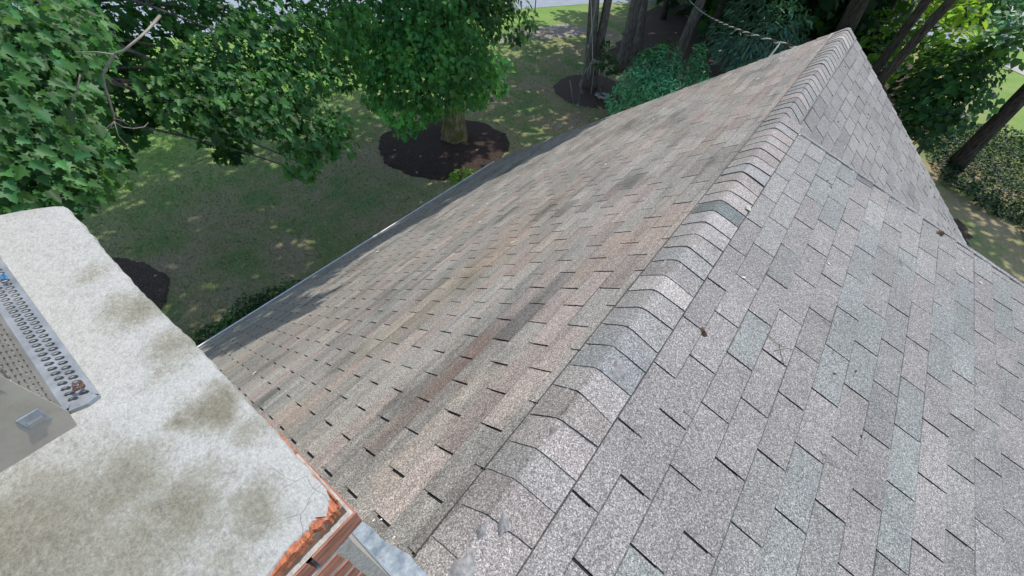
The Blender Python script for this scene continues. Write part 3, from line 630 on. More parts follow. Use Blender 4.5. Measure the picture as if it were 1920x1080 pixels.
# ---- maple A: trunk in the big dark bed
tp = np.array([-10.25, 10.75, 0]); t1 = empty('maple_tree', tuple(tp), 'broad maple with mossy trunk standing in the large round dark mulch bed', 'tree')
mb = MB(); top = tp + np.array([.1, -.1, 6.5]); trunk_tube(mb, [tp - [0, 0, .1], tp + [0, .05, 2.0], tp + [.1, 0, 4], top], .36, .20, 1.75, 22, 3, .13)
parts = []; ctr = tp + np.array([0, 0, 4.5])
vis = [(690,30,13.2,.95),(745,45,12.7,1.0),(800,40,12.6,1.0),(842,48,12.8,.85),(880,85,13.3,.62),(918,120,13.8,.6),(690,95,12.9,.7),(735,105,12.4,.95),(790,105,12.2,1.0),(845,110,12.5,.9),(890,135,13.1,.75),
       (735,160,12.5,.75),(780,160,12.3,.85),(825,170,12.7,.7),(870,175,13.3,.6),(895,185,13.9,.4),(745,205,12.6,.55),(780,215,12.8,.5),(760,240,13,.38),(815,205,13.2,.45),(705,185,12.9,.4),(655,60,13.6,.7),(640,15,13.6,.7),(935,165,14.4,.3),(700,140,12.7,.5)]
for i, (u, v, d, r_) in enumerate(vis):
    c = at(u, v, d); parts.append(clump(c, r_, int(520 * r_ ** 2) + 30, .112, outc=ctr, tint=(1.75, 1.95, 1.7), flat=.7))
    if i % 2 == 0: limb(mb, tp + [0, 0, 2.4 + .35 * (i % 9)], c, .07, .012, .06, seed=i)
for i in range(26):                        # inner and far side of the lower crown
    a = rng.random() * 2 * pi; q = rng.uniform(.6, 2.3); c = tp + np.array([q * cos(a), q * sin(a), rng.uniform(3.3, 6.8)])
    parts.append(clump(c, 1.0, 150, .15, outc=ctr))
def canopy(parts, mb, root, pts, n, size, r_, seed, shape=SIMPLE):
    for i, c in enumerate(pts):
        parts.append(clump(c, r_ * rng.uniform(.8, 1.2), n, size, shape, flat=.5, outc=root, var=.2))
        if i % 3 == 0: limb(mb, root, c, .08, .015, .05, seed=seed + i)
# upper crown above the picture: shades the lawn and the eave
up = []
for x, y in [(-13,14),(-11,14),(-9,13.5),(-7,13),(-14,12),(-12,12),(-10,12),(-8,12),(-6.2,11.5),(-14.5,10),(-12.5,10),(-10.5,10),(-8.5,10),(-6.6,10),(-14,8),(-12,8),(-10,8),(-8,8),(-6.2,8),(-13,6),(-11,6),(-9,6),(-7,6.3),(-12,4.5),(-10,4.5),(-8,4.6)]:
    up.append((x + rng.normal(0, .25), y + rng.normal(0, .25), 10.4 + rng.uniform(-.6, 2.0)))
for x, y in [(-15,16.5),(-13,17),(-11,16.3),(-9.4,15.7),(-16.3,14.5),(-16,12.5),(-16.2,10),(-16,7.5),(-15.5,5.3),(-14,4),(-5.3,13),(-5.4,10.5),(-4.9,12),(-11.2,11),(-9,11.3),(-7.2,9.3),(-13.2,9),(-11,7.4),(-9,7.5),(-12.4,13.2),(-8.1,5),(-11,9.6),(-12.2,8.9),(-10,9.2),(-11.8,10.4),(-13,7.2),(-10.2,6.2),(-9,8.6),(-12,6.6)]: up.append((x, y, 12 + rng.uniform(-.6, 1.4)))
canopy(parts, mb, tp + [0, 0, 6.4], up, 330, .27, 1.4, 100)
# branches reaching over the eave (above the picture); they cast the shade along the gutter
eave = [(-4.05, .95, .45), (-4.35, .55, .5), (-4.9, .8, .55), (-5.0, 1.6, .45), (-5.05, 2.2, .42), (-5.1, 2.6, .42), (-5.05, 3.1, .45), (-4.9, 3.5, .45), (-4.75, 3.9, .5), (-4.65, 4.7, .5), (-4.5, 5.4, .6), (-4.2, 5.9, .6), (-3.9, 6.5, .65), (-4.9, 6.3, .8), (-5.2, 5.2, .6), (-5.2, 7.1, .8), (-3.6, 7.1, .55), (-4.3, 7.3, .7)]
for i, (x, y, r_) in enumerate(eave):
    z0 = HR - abs(x) * tan(AL); k = (9.9 - z0) / sd.z; c = np.array([x + sd.x * k, y + sd.y * k, 9.9])
    parts.append(clump(c, r_, int(760 * r_ ** 1.5), .15, SIMPLE, flat=.45, up=.8, tint=(1, 1, 1)))
    if i % 2 == 0: limb(mb, tp + [0, 0, 6.4], c, .06, .012, .08, seed=300 + i)
mb.build('trunk', M_bark2, t1, True); leaf_obj('crown', parts, M_maple, t1)

# ---- maple B: base hidden behind the chimney crown, branches hang close to the camera
tb = np.array([-11.3, -1.2, 0]); t2 = empty('maple_tree', tuple(tb), 'near maple whose large-leaved branches fill the upper left corner beside the chimney', 'tree')
mb = MB(); trunk_tube(mb, [tb - [0, 0, .1], tb + [0, 0, 3], tb + [.2, .1, 6.2], tb + [.3, .3, 9]], .34, .15, 1.6, 16, 5, .1)
parts = []; hub = tb + np.array([.2, .2, 6.0])
visB = [(20,345,3.9,.34),(70,335,4.0,.34),(120,325,4.2,.32),(158,300,4.6,.18),(25,280,4.1,.36),(80,270,4.3,.34),(112,248,4.6,.24),(20,200,4.4,.40),(45,185,4.7,.28),(10,120,4.7,.42),(60,120,4.9,.40),(110,90,5.3,.34),(140,60,5.5,.28),(20,50,5.0,.44),(80,40,5.3,.40),(170,345,4.7,.09),(-40,250,4.2,.5),(-40,100,4.8,.55),(-30,350,3.9,.4)]
visC = [(330,150,7.8,.50),(375,130,7.6,.50),(420,110,7.8,.55),(470,90,7.9,.6),(520,80,7.9,.6),(575,80,8.0,.55),(350,185,7.4,.42),(400,190,7.2,.5),(450,175,7.2,.5),(500,160,7.4,.5),(550,150,7.6,.5),(600,140,7.9,.42),(420,225,7.0,.38),(480,215,7.0,.42),(535,215,7.2,.42),(585,215,7.4,.38),(600,250,7.3,.38),(560,265,7.1,.34),(560,300,7.0,.28),(635,268,7.3,.26),(573,322,7.0,.15),(605,285,7.2,.2),(620,60,8.4,.5),(660,30,8.6,.4),
        (340,10,9,.5),(400,20,9,.55),(460,15,9,.55),(520,10,9,.55),(590,10,9,.5),(330,215,7.5,.28),(640,235,7.6,.2)]
visD = [(95,165,6.6,.42),(60,160,6.4,.4),(130,195,6.8,.3),(120,150,7,.4),(20,160,6.3,.4),(75,205,6.3,.3),(230,30,9.4,.7),(190,20,9,.5),(290,60,9.6,.42),(225,110,9.2,.40),(250,160,8.8,.42),(245,215,8.6,.42),(225,255,8.4,.32),(275,195,8.8,.35),(215,300,8.2,.16),(180,150,8.5,.22),(430,265,8.4,.32),(395,245,8.4,.3),(425,285,8.3,.2),(620,95,10,.6),(640,140,10,.4),(155,60,8.6,.4),(265,120,9,.34),(290,215,8.7,.2)]
for L_, tint, den, ls in ((visB, (1.15, 1.22, 1.08), 1700, .062), (visC, (1.2, 1.3, 1.15), 700, .088), (visD, (.8, .95, .8), 620, .10)):  # visD leaves tinted darker, shade inside the crown put into their colour
    for i, (u, v, d, r_) in enumerate(L_):
        c = at(u, v, d); parts.append(clump(c, r_, int(den * r_ ** 2) + 12, ls, outc=hub, tint=tint, flat=.72))
        if i % 2 == 0: limb(mb, hub + [0, 0, -1 + (i % 5) * .5], c - np.array([0, 0, .12 * r_]), .05, .007, .06, n=9, seed=500 + i)
upB = [(-16 + 1.8 * (i % 6) + rng.normal(0, .3), -6 + 1.9 * (i // 6) + rng.normal(0, .3), 9.6 + rng.uniform(0, 2.2)) for i in range(30)]
canopy(parts, mb, tb + [.3, .3, 8.5], upB, 330, .26, 1.4, 700)
mb.build('trunk', M_bark, t2, True); leaf_obj('crown', parts, M_maple, t2)
# dead branch hanging between the leaves (a part of the near maple)
mb = MB(); D = 4.1
def pl(pts, r0, r1, d=D):
    Q = [at(u, v, d + .05 * i) for i, (u, v) in enumerate(pts)]; mb.tube(Q, list(np.linspace(r0 * .42, max(r1 * .8, .0018), len(Q))), 6)
pl([(262,70),(232,95),(215,100),(205,118),(193,140),(196,160),(204,185),(213,215),(214,228)], .017, .010)
pl([(214,228),(222,255),(240,275),(256,290)], .008, .003); pl([(214,228),(200,240),(185,247),(160,246)], .006, .002); pl([(214,228),(203,245),(195,262),(188,278)], .005, .002)
pl([(214,228),(230,238),(250,241),(270,238),(278,230)], .006, .002); pl([(214,222),(228,226),(240,234)], .004, .002); pl([(214,212),(225,220),(234,230)], .004, .002);  pl([(213,102),(180,97),(140,98)], .009, .004)
pl([(150,140),(146,165),(138,185),(128,200)], .010, .006)
mb.tube([at(262, 70, 4.1), at(278, 55, 4.9), at(300, 30, 7.5)], [.0071, .009, .02], 6); mb.build('dead_branch', M_dead, t2, True)

# ------------------------------------------------------------------ woods beyond the gable
def tree(name, base, h, r0, lean, crown, label, n=170, size=.34, mat_=M_wood, bark=M_bark, group=None, cz=(8.8, 13), cr=3.2, low=(), seed=1, twin=None, top_r=.55, k_cl=12):
    o = empty(name, (base[0], base[1], 0), label, 'tree', group); b_ = np.array([base[0], base[1], -.1]); mb = MB()
    t = b_ + np.array([lean[0] * h, lean[1] * h, h]); mid = b_ + (t - b_) * .5 + np.array([.12, -.1, 0])
    trunk_tube(mb, [b_, mid, t], r0, r0 * top_r, 1.3, 14, seed, .05)
    if twin: t2_ = b_ + np.array([twin[0] * h, twin[1] * h, h]); trunk_tube(mb, [b_ + np.array([.1, .1, 0]), (b_ + t2_) / 2, t2_], r0 * .8, r0 * .45, 1.3, 12, seed + 1, .05)
    parts = []; rg = np.random.default_rng(seed)
    for i in range(k_cl):
        a = rg.random() * 6.28; q = cr * math.sqrt(rg.random()); c = t + np.array([q * cos(a), q * sin(a), 0]); c[2] = rg.uniform(*cz)
        parts.append(clump(c, 1.5, n, size, SIMPLE, flat=.55, rg=rg)); 
        if i % 3 == 0: limb(mb, t, c, r0 * .25, .02, seed=seed * 7 + i)
    for (u, v, d, r_, nn_) in low:
        c = at(u, v, d); parts.append(clump(c, r_, nn_, size * .75, SIMPLE, flat=.8, rg=rg)); limb(mb, b_ + (t - b_) * .55, c, .04, .01, seed=seed)
    mb.build('trunk', bark, o, True); leaf_obj('crown', parts, mat_, o); return o
def wtree(name, p1, p2, rho, r0, label, **k):
    q = []
    for (u, v) in (p1, p2):
        r_ = ray(u, v); q.append(CAM + r_ * rho / math.hypot(r_[0], r_[1]))
    d = (q[1] - q[0]) / (q[1][2] - q[0][2]); base = q[0] - d * q[0][2]
    return tree(name, base, k.pop('h', 11), r0, (d[0], d[1]), None, label, **k)
def lean_to(base, u, v, d):                # lean per metre of height so that the trunk passes pixel u,v at distance d
    p = at(u, v, d); h = p[2]; return ((p[0] - base[0]) / h, (p[1] - base[1]) / h)
b1 = gnd(1103, 168); rho1 = math.hypot(b1[0] - CAM[0], b1[1])
def tlean(p1, p2, rho):
    q = []
    for (u, v) in (p1, p2):
        r_ = ray(u, v); q.append(CAM + r_ * rho / math.hypot(r_[0], r_[1]))
    d = (q[1] - q[0]) / (q[1][2] - q[0][2]); return (d[0], d[1])
tree('woodland_tree', b1, 11, .26, tlean((1103, 168), (1113, 0), rho1), None, 'forked tree with two grey stems in the round bed, rope tied round it', twin=tlean((1103, 168), (1138, 0), rho1), seed=11, cz=(10.5, 13.5), cr=2.6, k_cl=7)
wtree('woodland_tree', (1165, 130), (1192, 0), 24, .30, 'straight grey trunk standing just right of the forked roped tree', seed=12, cr=2.8, k_cl=8)
wtree('woodland_tree', (1196, 100), (1208, 0), 26.5, .20, 'slimmer dark trunk close behind the straight grey trunk', seed=13, cr=3.6, k_cl=16)
wtree('woodland_tree', (1272, 100), (1312, 0), 24, .24, 'leaning grey trunk between the evergreen shrubs and the cable', seed=14, cr=3.6, k_cl=16)
wtree('woodland_tree', (1575, 70), (1608, 0), 25, .40, 'thick black trunk rising just behind the far ridge tip', bark=M_bark3, seed=15, cr=4, k_cl=18)
wtree('woodland_tree', (1652, 142), (1771, 0), 20, .17, 'dark slanted trunk, the right one of the leaning pair beyond the gable', bark=M_bark3, seed=16, cr=2.5)
wtree('woodland_tree', (1645, 120), (1722, 10), 22, .19, 'dark slanted trunk, the left one of the leaning pair beyond the gable', bark=M_bark3, seed=17, cr=2.5)
b8 = gnd(1795, 315); wtree('woodland_tree', (1800, 300), (1925, 165), math.hypot(b8[0] - CAM[0], b8[1]), .28, 'stout leaning trunk rising from the ivy at the right edge', bark=M_bark3, seed=18, cr=3.6, k_cl=16, cz=(9.5, 12))
wtree('woodland_tree', (1535, 50), (1563, 0), 33, .18, 'thin dark trunk left of the thick black one behind the gable', bark=M_bark3, seed=19, cr=4, k_cl=18)
wtree('woodland_tree', (1640, 60), (1675, 0), 32, .17, 'thin dark trunk between the thick black one and the leaning pair', bark=M_bark3, seed=20, cr=4, k_cl=18)
wtree('woodland_tree', (1345, 30), (1356, 0), 30, .22, 'shaded trunk deep in the wood behind the hemlock', bark=M_bark3, seed=21, cr=4, k_cl=18)
wtree('woodland_tree', (1240, 50), (1250, 0), 34, .18, 'shaded trunk deep in the wood above the evergreen shrubs', bark=M_bark3, seed=22, cr=4, k_cl=18)
# far wood and understorey
def bush(name, cl, m, label, cat='shrub', size=.16, shape=SIMPLE, den=170, up=.5, tipd=-.3, flat=.9, tint=(1, 1, 1), group=None, stem=True, var=.22, jit=.35, shell=.55):
    pts = [(at(u, v, d), r_) for u, v, d, r_ in cl]; b_ = np.mean([p for p, _ in pts], axis=0)
    o = empty(name, (b_[0], b_[1], 0), label, cat, group)
    parts = [clump(p, r_, int(den * r_ ** 2) + 10, size, shape, flat=flat, up=up, tipdir=tipd, tint=tint, outc=(b_[0], b_[1], 0), var=var, jit=jit, shell=shell) for p, r_ in pts]
    mb = MB()
    for i, (p, r_) in enumerate(pts): limb(mb, (b_[0] + .1 * (i % 3), b_[1], -.05), p, .035, .008, .03, seed=i)
    mb.build('stem', M_bark, o, True); leaf_obj('foliage', parts, m, o); return o
bush('evergreen_shrub', [(1165,190,18.0,.55),(1190,165,18.2,.7),(1218,138,18.6,.72),(1248,122,19.0,.62),(1215,175,17.9,.75),(1250,160,18.3,.75),(1275,148,18.8,.5),(1152,208,17.8,.32),(1205,118,19.0,.42),(1240,190,17.8,.7),(1232,105,19.2,.38)], M_ever, 'wide rounded evergreen shrub showing above the gable edge', size=.13, shape=NEEDLE, den=1300, up=.12, tipd=1.1, flat=1.1, tint=(.95, 1.0, 1.15), var=.4, shell=.82)
bush('evergreen_shrub', [(1302,160,19.3,.46),(1308,135,19.4,.44),(1308,112,19.6,.34),(1298,185,19.1,.42),(1311,92,19.8,.2)], M_ever, 'narrow upright evergreen shrub right of the wide rounded one', size=.12, shape=NEEDLE, den=1500, up=.12, tipd=1.1, flat=1.15, tint=(.95, 1.05, .95), var=.4, shell=.82)
bush('hemlock_tree', [(1380,100,22,.9),(1420,95,21.5,1.0),(1450,70,22,.9),(1400,130,21,.7),(1440,120,21,.7),(1365,60,24,.9),(1410,20,24,1.1),(1470,30,24,1.0),(1350,85,22,.5),(1480,60,23,.8),(1500,90,23,.6)], M_hem, 'soft drooping hemlock boughs under the cable behind the ridge', 'tree', size=.22, shape=NEEDLE, den=330, up=.35, tipd=-.7, flat=.6, tint=(1.1, 1.1, 1.2))
bush('young_shrub', [(1138,100,21,.35),(1145,125,20.6,.35),(1128,118,20.6,.28),(1135,80,21.5,.2)], M_wood, 'small leafy shrub beside the forked roped trunk', size=.15, den=260)
bush('flowering_shrub', [(1228,95,23,.45),(1250,90,23,.40),(1215,105,22.6,.3)], M_wood, 'loose olive shrub behind the wide evergreen', size=.14, den=260, tint=(1.7, 1.3, 1))
bush('hosta_plant', [(864,334,14.6,.30),(880,326,14.6,.26),(856,328,14.8,.18)], M_lime, 'bright lime-green leafy plant beside the white gutter at the dark mulch bed', 'plant', size=.15, shape=OVAL, den=620, up=.6, tipd=.1)
hz = [(-7.3 + .12 * sin(i * 2.1), -.9 + i * .42, .42 + .05 * sin(i * 1.7)) for i in range(8)]
o = empty('foundation_hedge', (-7.3, .6, 0), 'low dark green hedge below the white gutter next to the chimney', 'hedge'); mb = MB(); parts = []
for c in list(hz): hz.append((c[0] - .22, c[1] + .15, c[2] + .08))
for i, c in enumerate(hz): parts.append(clump(c, .50, 900, .07, OVAL, flat=.85, up=.4, tint=(.8, 1.0, .8), shell=.8)); limb(mb, (-7.3, .6, 0), c, .02, .006, seed=i)
mb.build('stem', M_bark, o, True); leaf_obj('foliage', parts, M_wood, o)
bush('sapling_tree', [(1790,50,30,1.3),(1770,85,30,1.0),(1800,95,29,1.0),(1785,20,32,1.0),(1765,115,28,.7),(1815,20,32,.7)], M_lime, 'sunlit yellow-green sapling by the grey driveway', 'tree', size=.30, den=60, tint=(1.0, 1.0, .8))
bush('understorey_bush', [(1740,180,22,.9),(1780,150,22,1.1),(1820,145,22,.9),(1770,200,21,.9),(1810,190,21,.8),(1745,140,23,.9),(1790,120,24,1.0),(1720,200,21,.6),(1700,170,23,.6),(1830,120,25,.7),(1780,225,20,.5)], M_wood, 'large dark leafy bush right of the leaning pair of trunks', size=.18, den=270, tint=(.8, .95, .8))
bush('understorey_bush', [(1680,120,26,.9),(1665,80,28,1.0),(1650,50,30,1.1),(1690,60,30,1.0),(1720,30,32,1.1),(1700,95,27,.7),(1740,70,30,.6)], M_wood, 'sun-flecked leafy bush between the trunks behind the ridge tip', size=.24, den=55, tint=(1.6, 1.5, .8))
bush('understorey_bush', [(1500,25,32,1.5),(1540,20,34,1.4),(1580,25,36,1.3),(1610,30,35,1.2),(1640,15,36,1.3),(1550,-20,38,2)], M_lime, 'bright leafy bush far behind the thick black trunk', size=.34, den=45, tint=(.62, .7, .6))
bush('understorey_bush', [(1700,225,22,.6),(1725,235,21,.6),(1755,255,20,.5),(1690,250,21,.5)], M_wood, 'dark bush hugging the right gable edge', size=.14, den=400, tint=(.6, .7, .7))
bush('clipped_bush', [(1800,10,52,3),(1840,12,52,3),(1870,5,54,3),(1820,-20,56,3.5)], M_wood, 'big rounded dark green bush beyond the driveway', size=.35, den=60, tint=(.9, 1.1, 1))
bush('grey_shrub', [(1885,55,44,1.3),(1905,40,44,1.3),(1870,70,43,.8)], M_hem, 'pale grey-green shrub on the gravel bed', size=.3, den=40, tint=(2.2, 2.0, 2))
bush('overhanging_branch', [(1880,92,22,.45),(1912,95,21,.55),(1850,110,22,.45),(1900,75,22,.5),(1865,90,22,.4)], M_wood, 'leafy young tree reaching in from the right edge above the pale path', 'tree', size=.2, den=110, tint=(1.3, 1.3, .9))
# ivy ground cover (uncountable), lawn blades, wood's back wall
parts = []
pg = [gnd(u, v) for u, v in [(1700,230),(1760,250),(1840,235),(1920,260),(1960,330),(1960,500),(1900,420),(1830,395),(1770,350),(1735,290)]]
from mathutils.geometry import intersect_point_tri_2d
def scatter(poly, n, rg):
    P = np.array([p[:2] for p in poly]); lo, hi = P.min(0), P.max(0); out = []
    while len(out) < n:
        q = rg.uniform(lo, hi, (4000, 2)); x, y = q[:, 0], q[:, 1]; ins = np.zeros(len(q), bool); j = len(P) - 1
        for i in range(len(P)):
            c_ = ((P[i, 1] > y) != (P[j, 1] > y)) & (x < (P[j, 0] - P[i, 0]) * (y - P[i, 1]) / (P[j, 1] - P[i, 1] + 1e-12) + P[i, 0]); ins ^= c_; j = i
        out += q[ins].tolist()
    return np.array(out[:n])
q = scatter(pg, 9000, rng); n = len(q); z = .08 + .16 * rng.random(n) + .12 * np.sin(q[:, 0] * 2.3) * np.sin(q[:, 1] * 1.9)
nr = rng.normal(0, .45, (n, 3)) + [0, 0, 1]; k = (1 + rng.normal(0, .3, n)).clip(.4, 1.8)[:, None]
o = leaf_obj('ivy_ground_cover', [leaves(np.column_stack([q, z]), nr, rng.normal(size=(n, 3)), .085 * (1 + rng.normal(0, .3, n)).clip(.4, 1.8), k * np.array([.32, .42, .34]), SIMPLE)], M_wood); o['kind'] = 'stuff'; tag(o, 'low ivy and ground cover around the leaning trunk', 'ground cover')
BL = np.array([(0, 0, 0), (.09, .1, 0), (0, 1, 0)])
pg = [(-5.6, -3), (-5.6, 17), (-7, 24), (-16, 24), (-21, 18), (-23, 4), (-19, -4)]
q = scatter(pg, 90000, rng); n = len(q)
keep = ~((((q - [-10.25, 10.2]) ** 2).sum(1) < 2.3 ** 2) | (((q - [-8.75, 18.6]) ** 2).sum(1) < 1.75 ** 2) | (((q - [-11.25, -1.15]) ** 2).sum(1) < 1.8 ** 2)); q = q[keep]; n = len(q)
ph = np.sin(q[:, 0] * 1.1 + 2 * np.sin(q[:, 1] * .35)) * np.sin(q[:, 1] * .8 + 1.3 * np.sin(q[:, 0] * .5)) + rng.normal(0, .45, n) + (q[:, 1] * .0 + (q[:, 0] + 9) * .12)
dry = (ph > .05)[:, None]; col = np.where(dry, [[.34, .30, .165]], [[.155, .27, .095]]) * (1 + rng.normal(0, .28, (n, 1))).clip(.4, 2)
o = leaf_obj('grass', [leaves(np.column_stack([q, np.zeros(n)]), rng.normal(0, 1, (n, 3)) + [0, 0, .5], np.column_stack([rng.normal(0, .8, (n, 2)), np.full(n, .55)]), .085 * (1 + rng.normal(0, .3, n)).clip(.4, 1.8), col, BL)], M_blade); o['kind'] = 'stuff'; tag(o, 'short patchy lawn grass', 'grass')
parts = []; mb = MB(); rg = np.random.default_rng(77)
for i in range(300):
    x = rg.uniform(-13.5, 1); y = rg.uniform(28.5, 50) + max(0, (-x - 5) * .9); c = (x, y, rg.uniform(.5, 8) if i % 3 else rg.uniform(8, 12))
    if x > .5 and c[1] < 60: continue
    parts.append(clump(c, 2.1, 75, .5, SIMPLE, flat=.8, tint=(.5, .6, .5), rg=rg))
o = leaf_obj('far_wood', parts, M_wood); o['kind'] = 'stuff'; tag(o, 'dark far-off wood behind the trunks', 'wood')
# pachysandra / litter under the woods
# ------------------------------------------------------------------ ropes, poles, cable, car
def thing_tube(name, segs, m, label, cat, group=None, n=6):
    mb = MB()
    for pts, r_ in segs: mb.tube(pts, r_, n)
    o = mb.build(name, m, None, True); base = min((p for pts, _ in segs for p in pts), key=lambda p: p[2]); move_origin(o, tuple(base)); return tag(o, label, cat, group)
b = gnd(1083, 200); thing_tube('metal_pole', [([b, b + [0, 0, 3], b + [.0, 0.02, 7.4]], [.035, .03, .026]), ([b + [0, 0, 2.35], b + [0, 0, 2.5]], .05), ([b - [0, 0, .05], b + [0, 0, .12]], .06)], M_pole, 'thin grey metal pole standing at the front of the roped tree bed', 'pole')
b = gnd(1003, 20); thing_tube('marker_stake', [([b, b + [0, 0, 2.6]], [.035, .03]), ([b + [0, 0, 2.3], b + [0, 0, 2.62]], .05)], M_dark, 'dark stake in the grass beside the road', 'stake')
tt = b1 + np.array([.05, -.28, 0]); rs = []
rs.append(([at(1108, 0, 17.0), at(1110, 60, 17.6), at(1111, 110, 18.2), b1 + np.array([.30, 0, 1.3])], .012))
for k in range(3): rs.append(([b1 + np.array([.30 * cos(a), .30 * sin(a) , 1.30 + .06 * k + .05 * sin(a * 2)]) for a in np.linspace(0, 2 * pi, 20)], .016))
rs.append(([b1 + np.array([.05, -.32, 1.3]), b1 + np.array([.12, -.36, .8]), b1 + np.array([.0, -.36, .55]), b1 + np.array([-.05, -.34, .9]), b1 + np.array([.02, -.32, 1.3])], .015))
rs.append(([b1 + np.array([.2, -.28, 1.3]), b1 + np.array([.55, -.75, .15])], .009)); rs.append(([b1 + np.array([-.1, -.3, 1.1]), b1 + np.array([-.25, -.5, .3]), b1 + np.array([.2, -.9, .14])], .012))
thing_tube('climbing_rope', rs, M_rope, 'grey rope knotted round the forked trunk and hanging down it', 'rope')
cc = gnd(1128, 188); pts = [(cc[0] + (.25 + .12 * sin(i * .7)) * cos(i * .55), cc[1] + (.22 + .1 * cos(i * .9)) * sin(i * .55), .14 + .10 * abs(sin(i * 1.3))) for i in range(90)]
thing_tube('rope_pile', [(pts, .013)], M_rope, 'heap of coiled rope lying on the mulch below the forked tree', 'rope')
thing_tube('thin_line', [([at(1068, 150, 17.2), gnd(1076, 195)], .007)], M_rope, 'thin slack line left of the grey pole', 'line')
# twisted service cable
a0 = np.array([-.32, YR + .03, HR - .36]); a1 = at(1309, 0, 24); dirv = (a1 - a0); P = []; Q = []; W = []
N = 260
for i in range(N):
    k = i / (N - 1) * 1.5; p = a0 + dirv * k + np.array([0, 0, -.5 * 4 * (k / 1.5) * (1 - k / 1.5) * .6]); th = i * .62
    P.append(p + .014 * np.array([cos(th), 0, sin(th)])); Q.append(p + .014 * np.array([cos(th + 2.1), 0, sin(th + 2.1)])); W.append(p + .014 * np.array([cos(th + 4.2), 0, sin(th + 4.2)]))
cb = empty('service_cable', tuple(a0), 'twisted black and white overhead cable attached near the ridge tip', 'cable')
mb = MB(); mb.tube(P, .012, 6); mb.tube(P[:14], .013, 6); mb.build('white_strand', M_cable, cb, True); mb = MB(); mb.tube(Q, .012, 6); mb.tube(W, .012, 6); mb.build('black_strand', M_cable2, cb, True)
mb = MB(); s0 = P[14]; mb.tube([s0, s0 + np.array([-.03, -.05, -.12]), s0 + np.array([-.10, -.25, -.42]), (s0[0] - .25, YR + .03, s0[2] - .75)], [.012, .014, .014, .012], 6); mb.build('drop_strap', M_cable, cb, True)
# parked dark car on the road; only its lower side and a wheel show between the leaves
def car(loc, rz):
    o = empty('parked_car', loc, 'dark parked car at the road edge behind the maple with the mossy trunk', 'car'); o.rotation_euler = (0, 0, rz); base = Vector(loc)
    def B(mb, name, m, par=None, sm=False):
        me_ = mb.build(name, m, None, sm); me_.parent = par or o; return me_
    side = [(-2.3, .35), (-2.35, .75), (-2.2, 1.0), (-1.95, 1.08), (-1.55, 1.62), (-1.2, 1.7), (.35, 1.7), (.75, 1.6), (1.25, 1.1), (2.1, 1.0), (2.35, .8), (2.38, .35)]
    mb = MB(); V = []; n = len(side)
    for wy, ins in ((-.95, .04), (-.93, 0), (.93, 0), (.95, .04)):
        for x, z in side: V.append((x * (1 - ins * .1), wy * (1 - .16 * max(0, z - 1.0)), z - (ins if z > .5 else -ins)))
    V = [V[i] for i in range(len(V))]; F = [(r * n + i, r * n + (i + 1) % n, (r + 1) * n + (i + 1) % n, (r + 1) * n + i) for r in range(3) for i in range(n)] + [tuple(range(n))[::-1], tuple(3 * n + i for i in range(n))]
    mb.add(V, F)
    B(mb, 'body', M_car)
    mb = MB()
    for s_ in (-1, 1):
        for xa, xb in ((-1.6, -.75), (-.65, .1), (.2, .95)): mb = MB(); mb.hexa([(xa, s_ * .90, 1.1), (xb, s_ * .90, 1.1), (xb - (.25 if xb > .9 else 0), s_ * .845, 1.55), (xa + (.25 if xa < -1.5 else 0), s_ * .845, 1.55), (xa, s_ * .945, 1.1), (xb, s_ * .945, 1.1), (xb - (.25 if xb > .9 else 0), s_ * .875, 1.55), (xa + (.25 if xa < -1.5 else 0), s_ * .875, 1.55)]); B(mb, 'window', M_glass)
    for x in (-1.42, 1.42):
        for s_ in (-1, 1):
            mb = MB(); pr = [(.24, .0), (.30, -.02), (.36, .02), (.375, .10), (.36, .20), (.28, .23)]; V = []; K = 28
            for k in range(K):
                a = 2 * pi * k / K
                for r_, y in pr: V.append((x + r_ * cos(a), s_ * (.97 - y), .375 + r_ * sin(a)))
            m_ = len(pr); F = [(k * m_ + j, ((k + 1) % K) * m_ + j, ((k + 1) % K) * m_ + (j + 1) % m_, k * m_ + (j + 1) % m_) for k in range(K) for j in range(m_)]
            mb.add(V, F); wh = B(mb, 'wheel', M_dark, None, True)
            mb = MB(); mb.tube([(x, s_ * .80, .375), (x, s_ * .93, .375)], .055, 12)
            for k in range(6):
                a = 2 * pi * k / 6; mb.tube([(x, s_ * .90, .375), (x + .25 * cos(a), s_ * .92, .375 + .25 * sin(a))], [.045, .03], 5)
            mb.tube([(x + .245 * cos(a), s_ * .93, .375 + .245 * sin(a)) for a in np.linspace(0, 2 * pi, 25)], .015, 5)
            B(mb, 'rim', M_rim, wh)
    for s_ in (-1, 1): mb = MB(); mb.hexa([(2.28, s_ * .88, .68), (2.28, s_ * .55, .68), (2.26, s_ * .55, .82), (2.22, s_ * .88, .84), (2.39, s_ * .84, .70), (2.40, s_ * .55, .70), (2.36, s_ * .55, .82), (2.30, s_ * .84, .83)]); B(mb, 'headlight', M_lamp)
    mb = MB(); mb.box(-2.40, -.9, .38, 2.42, .9, .52); B(mb, 'bumper', M_dark); return o
cp = gnd(937, 17); hd = math.atan2(7.1, 3.6); off = 1.42
car((cp[0] - off * cos(hd) - .95 * sin(hd), cp[1] - off * sin(hd) + .95 * cos(hd), .012), hd)

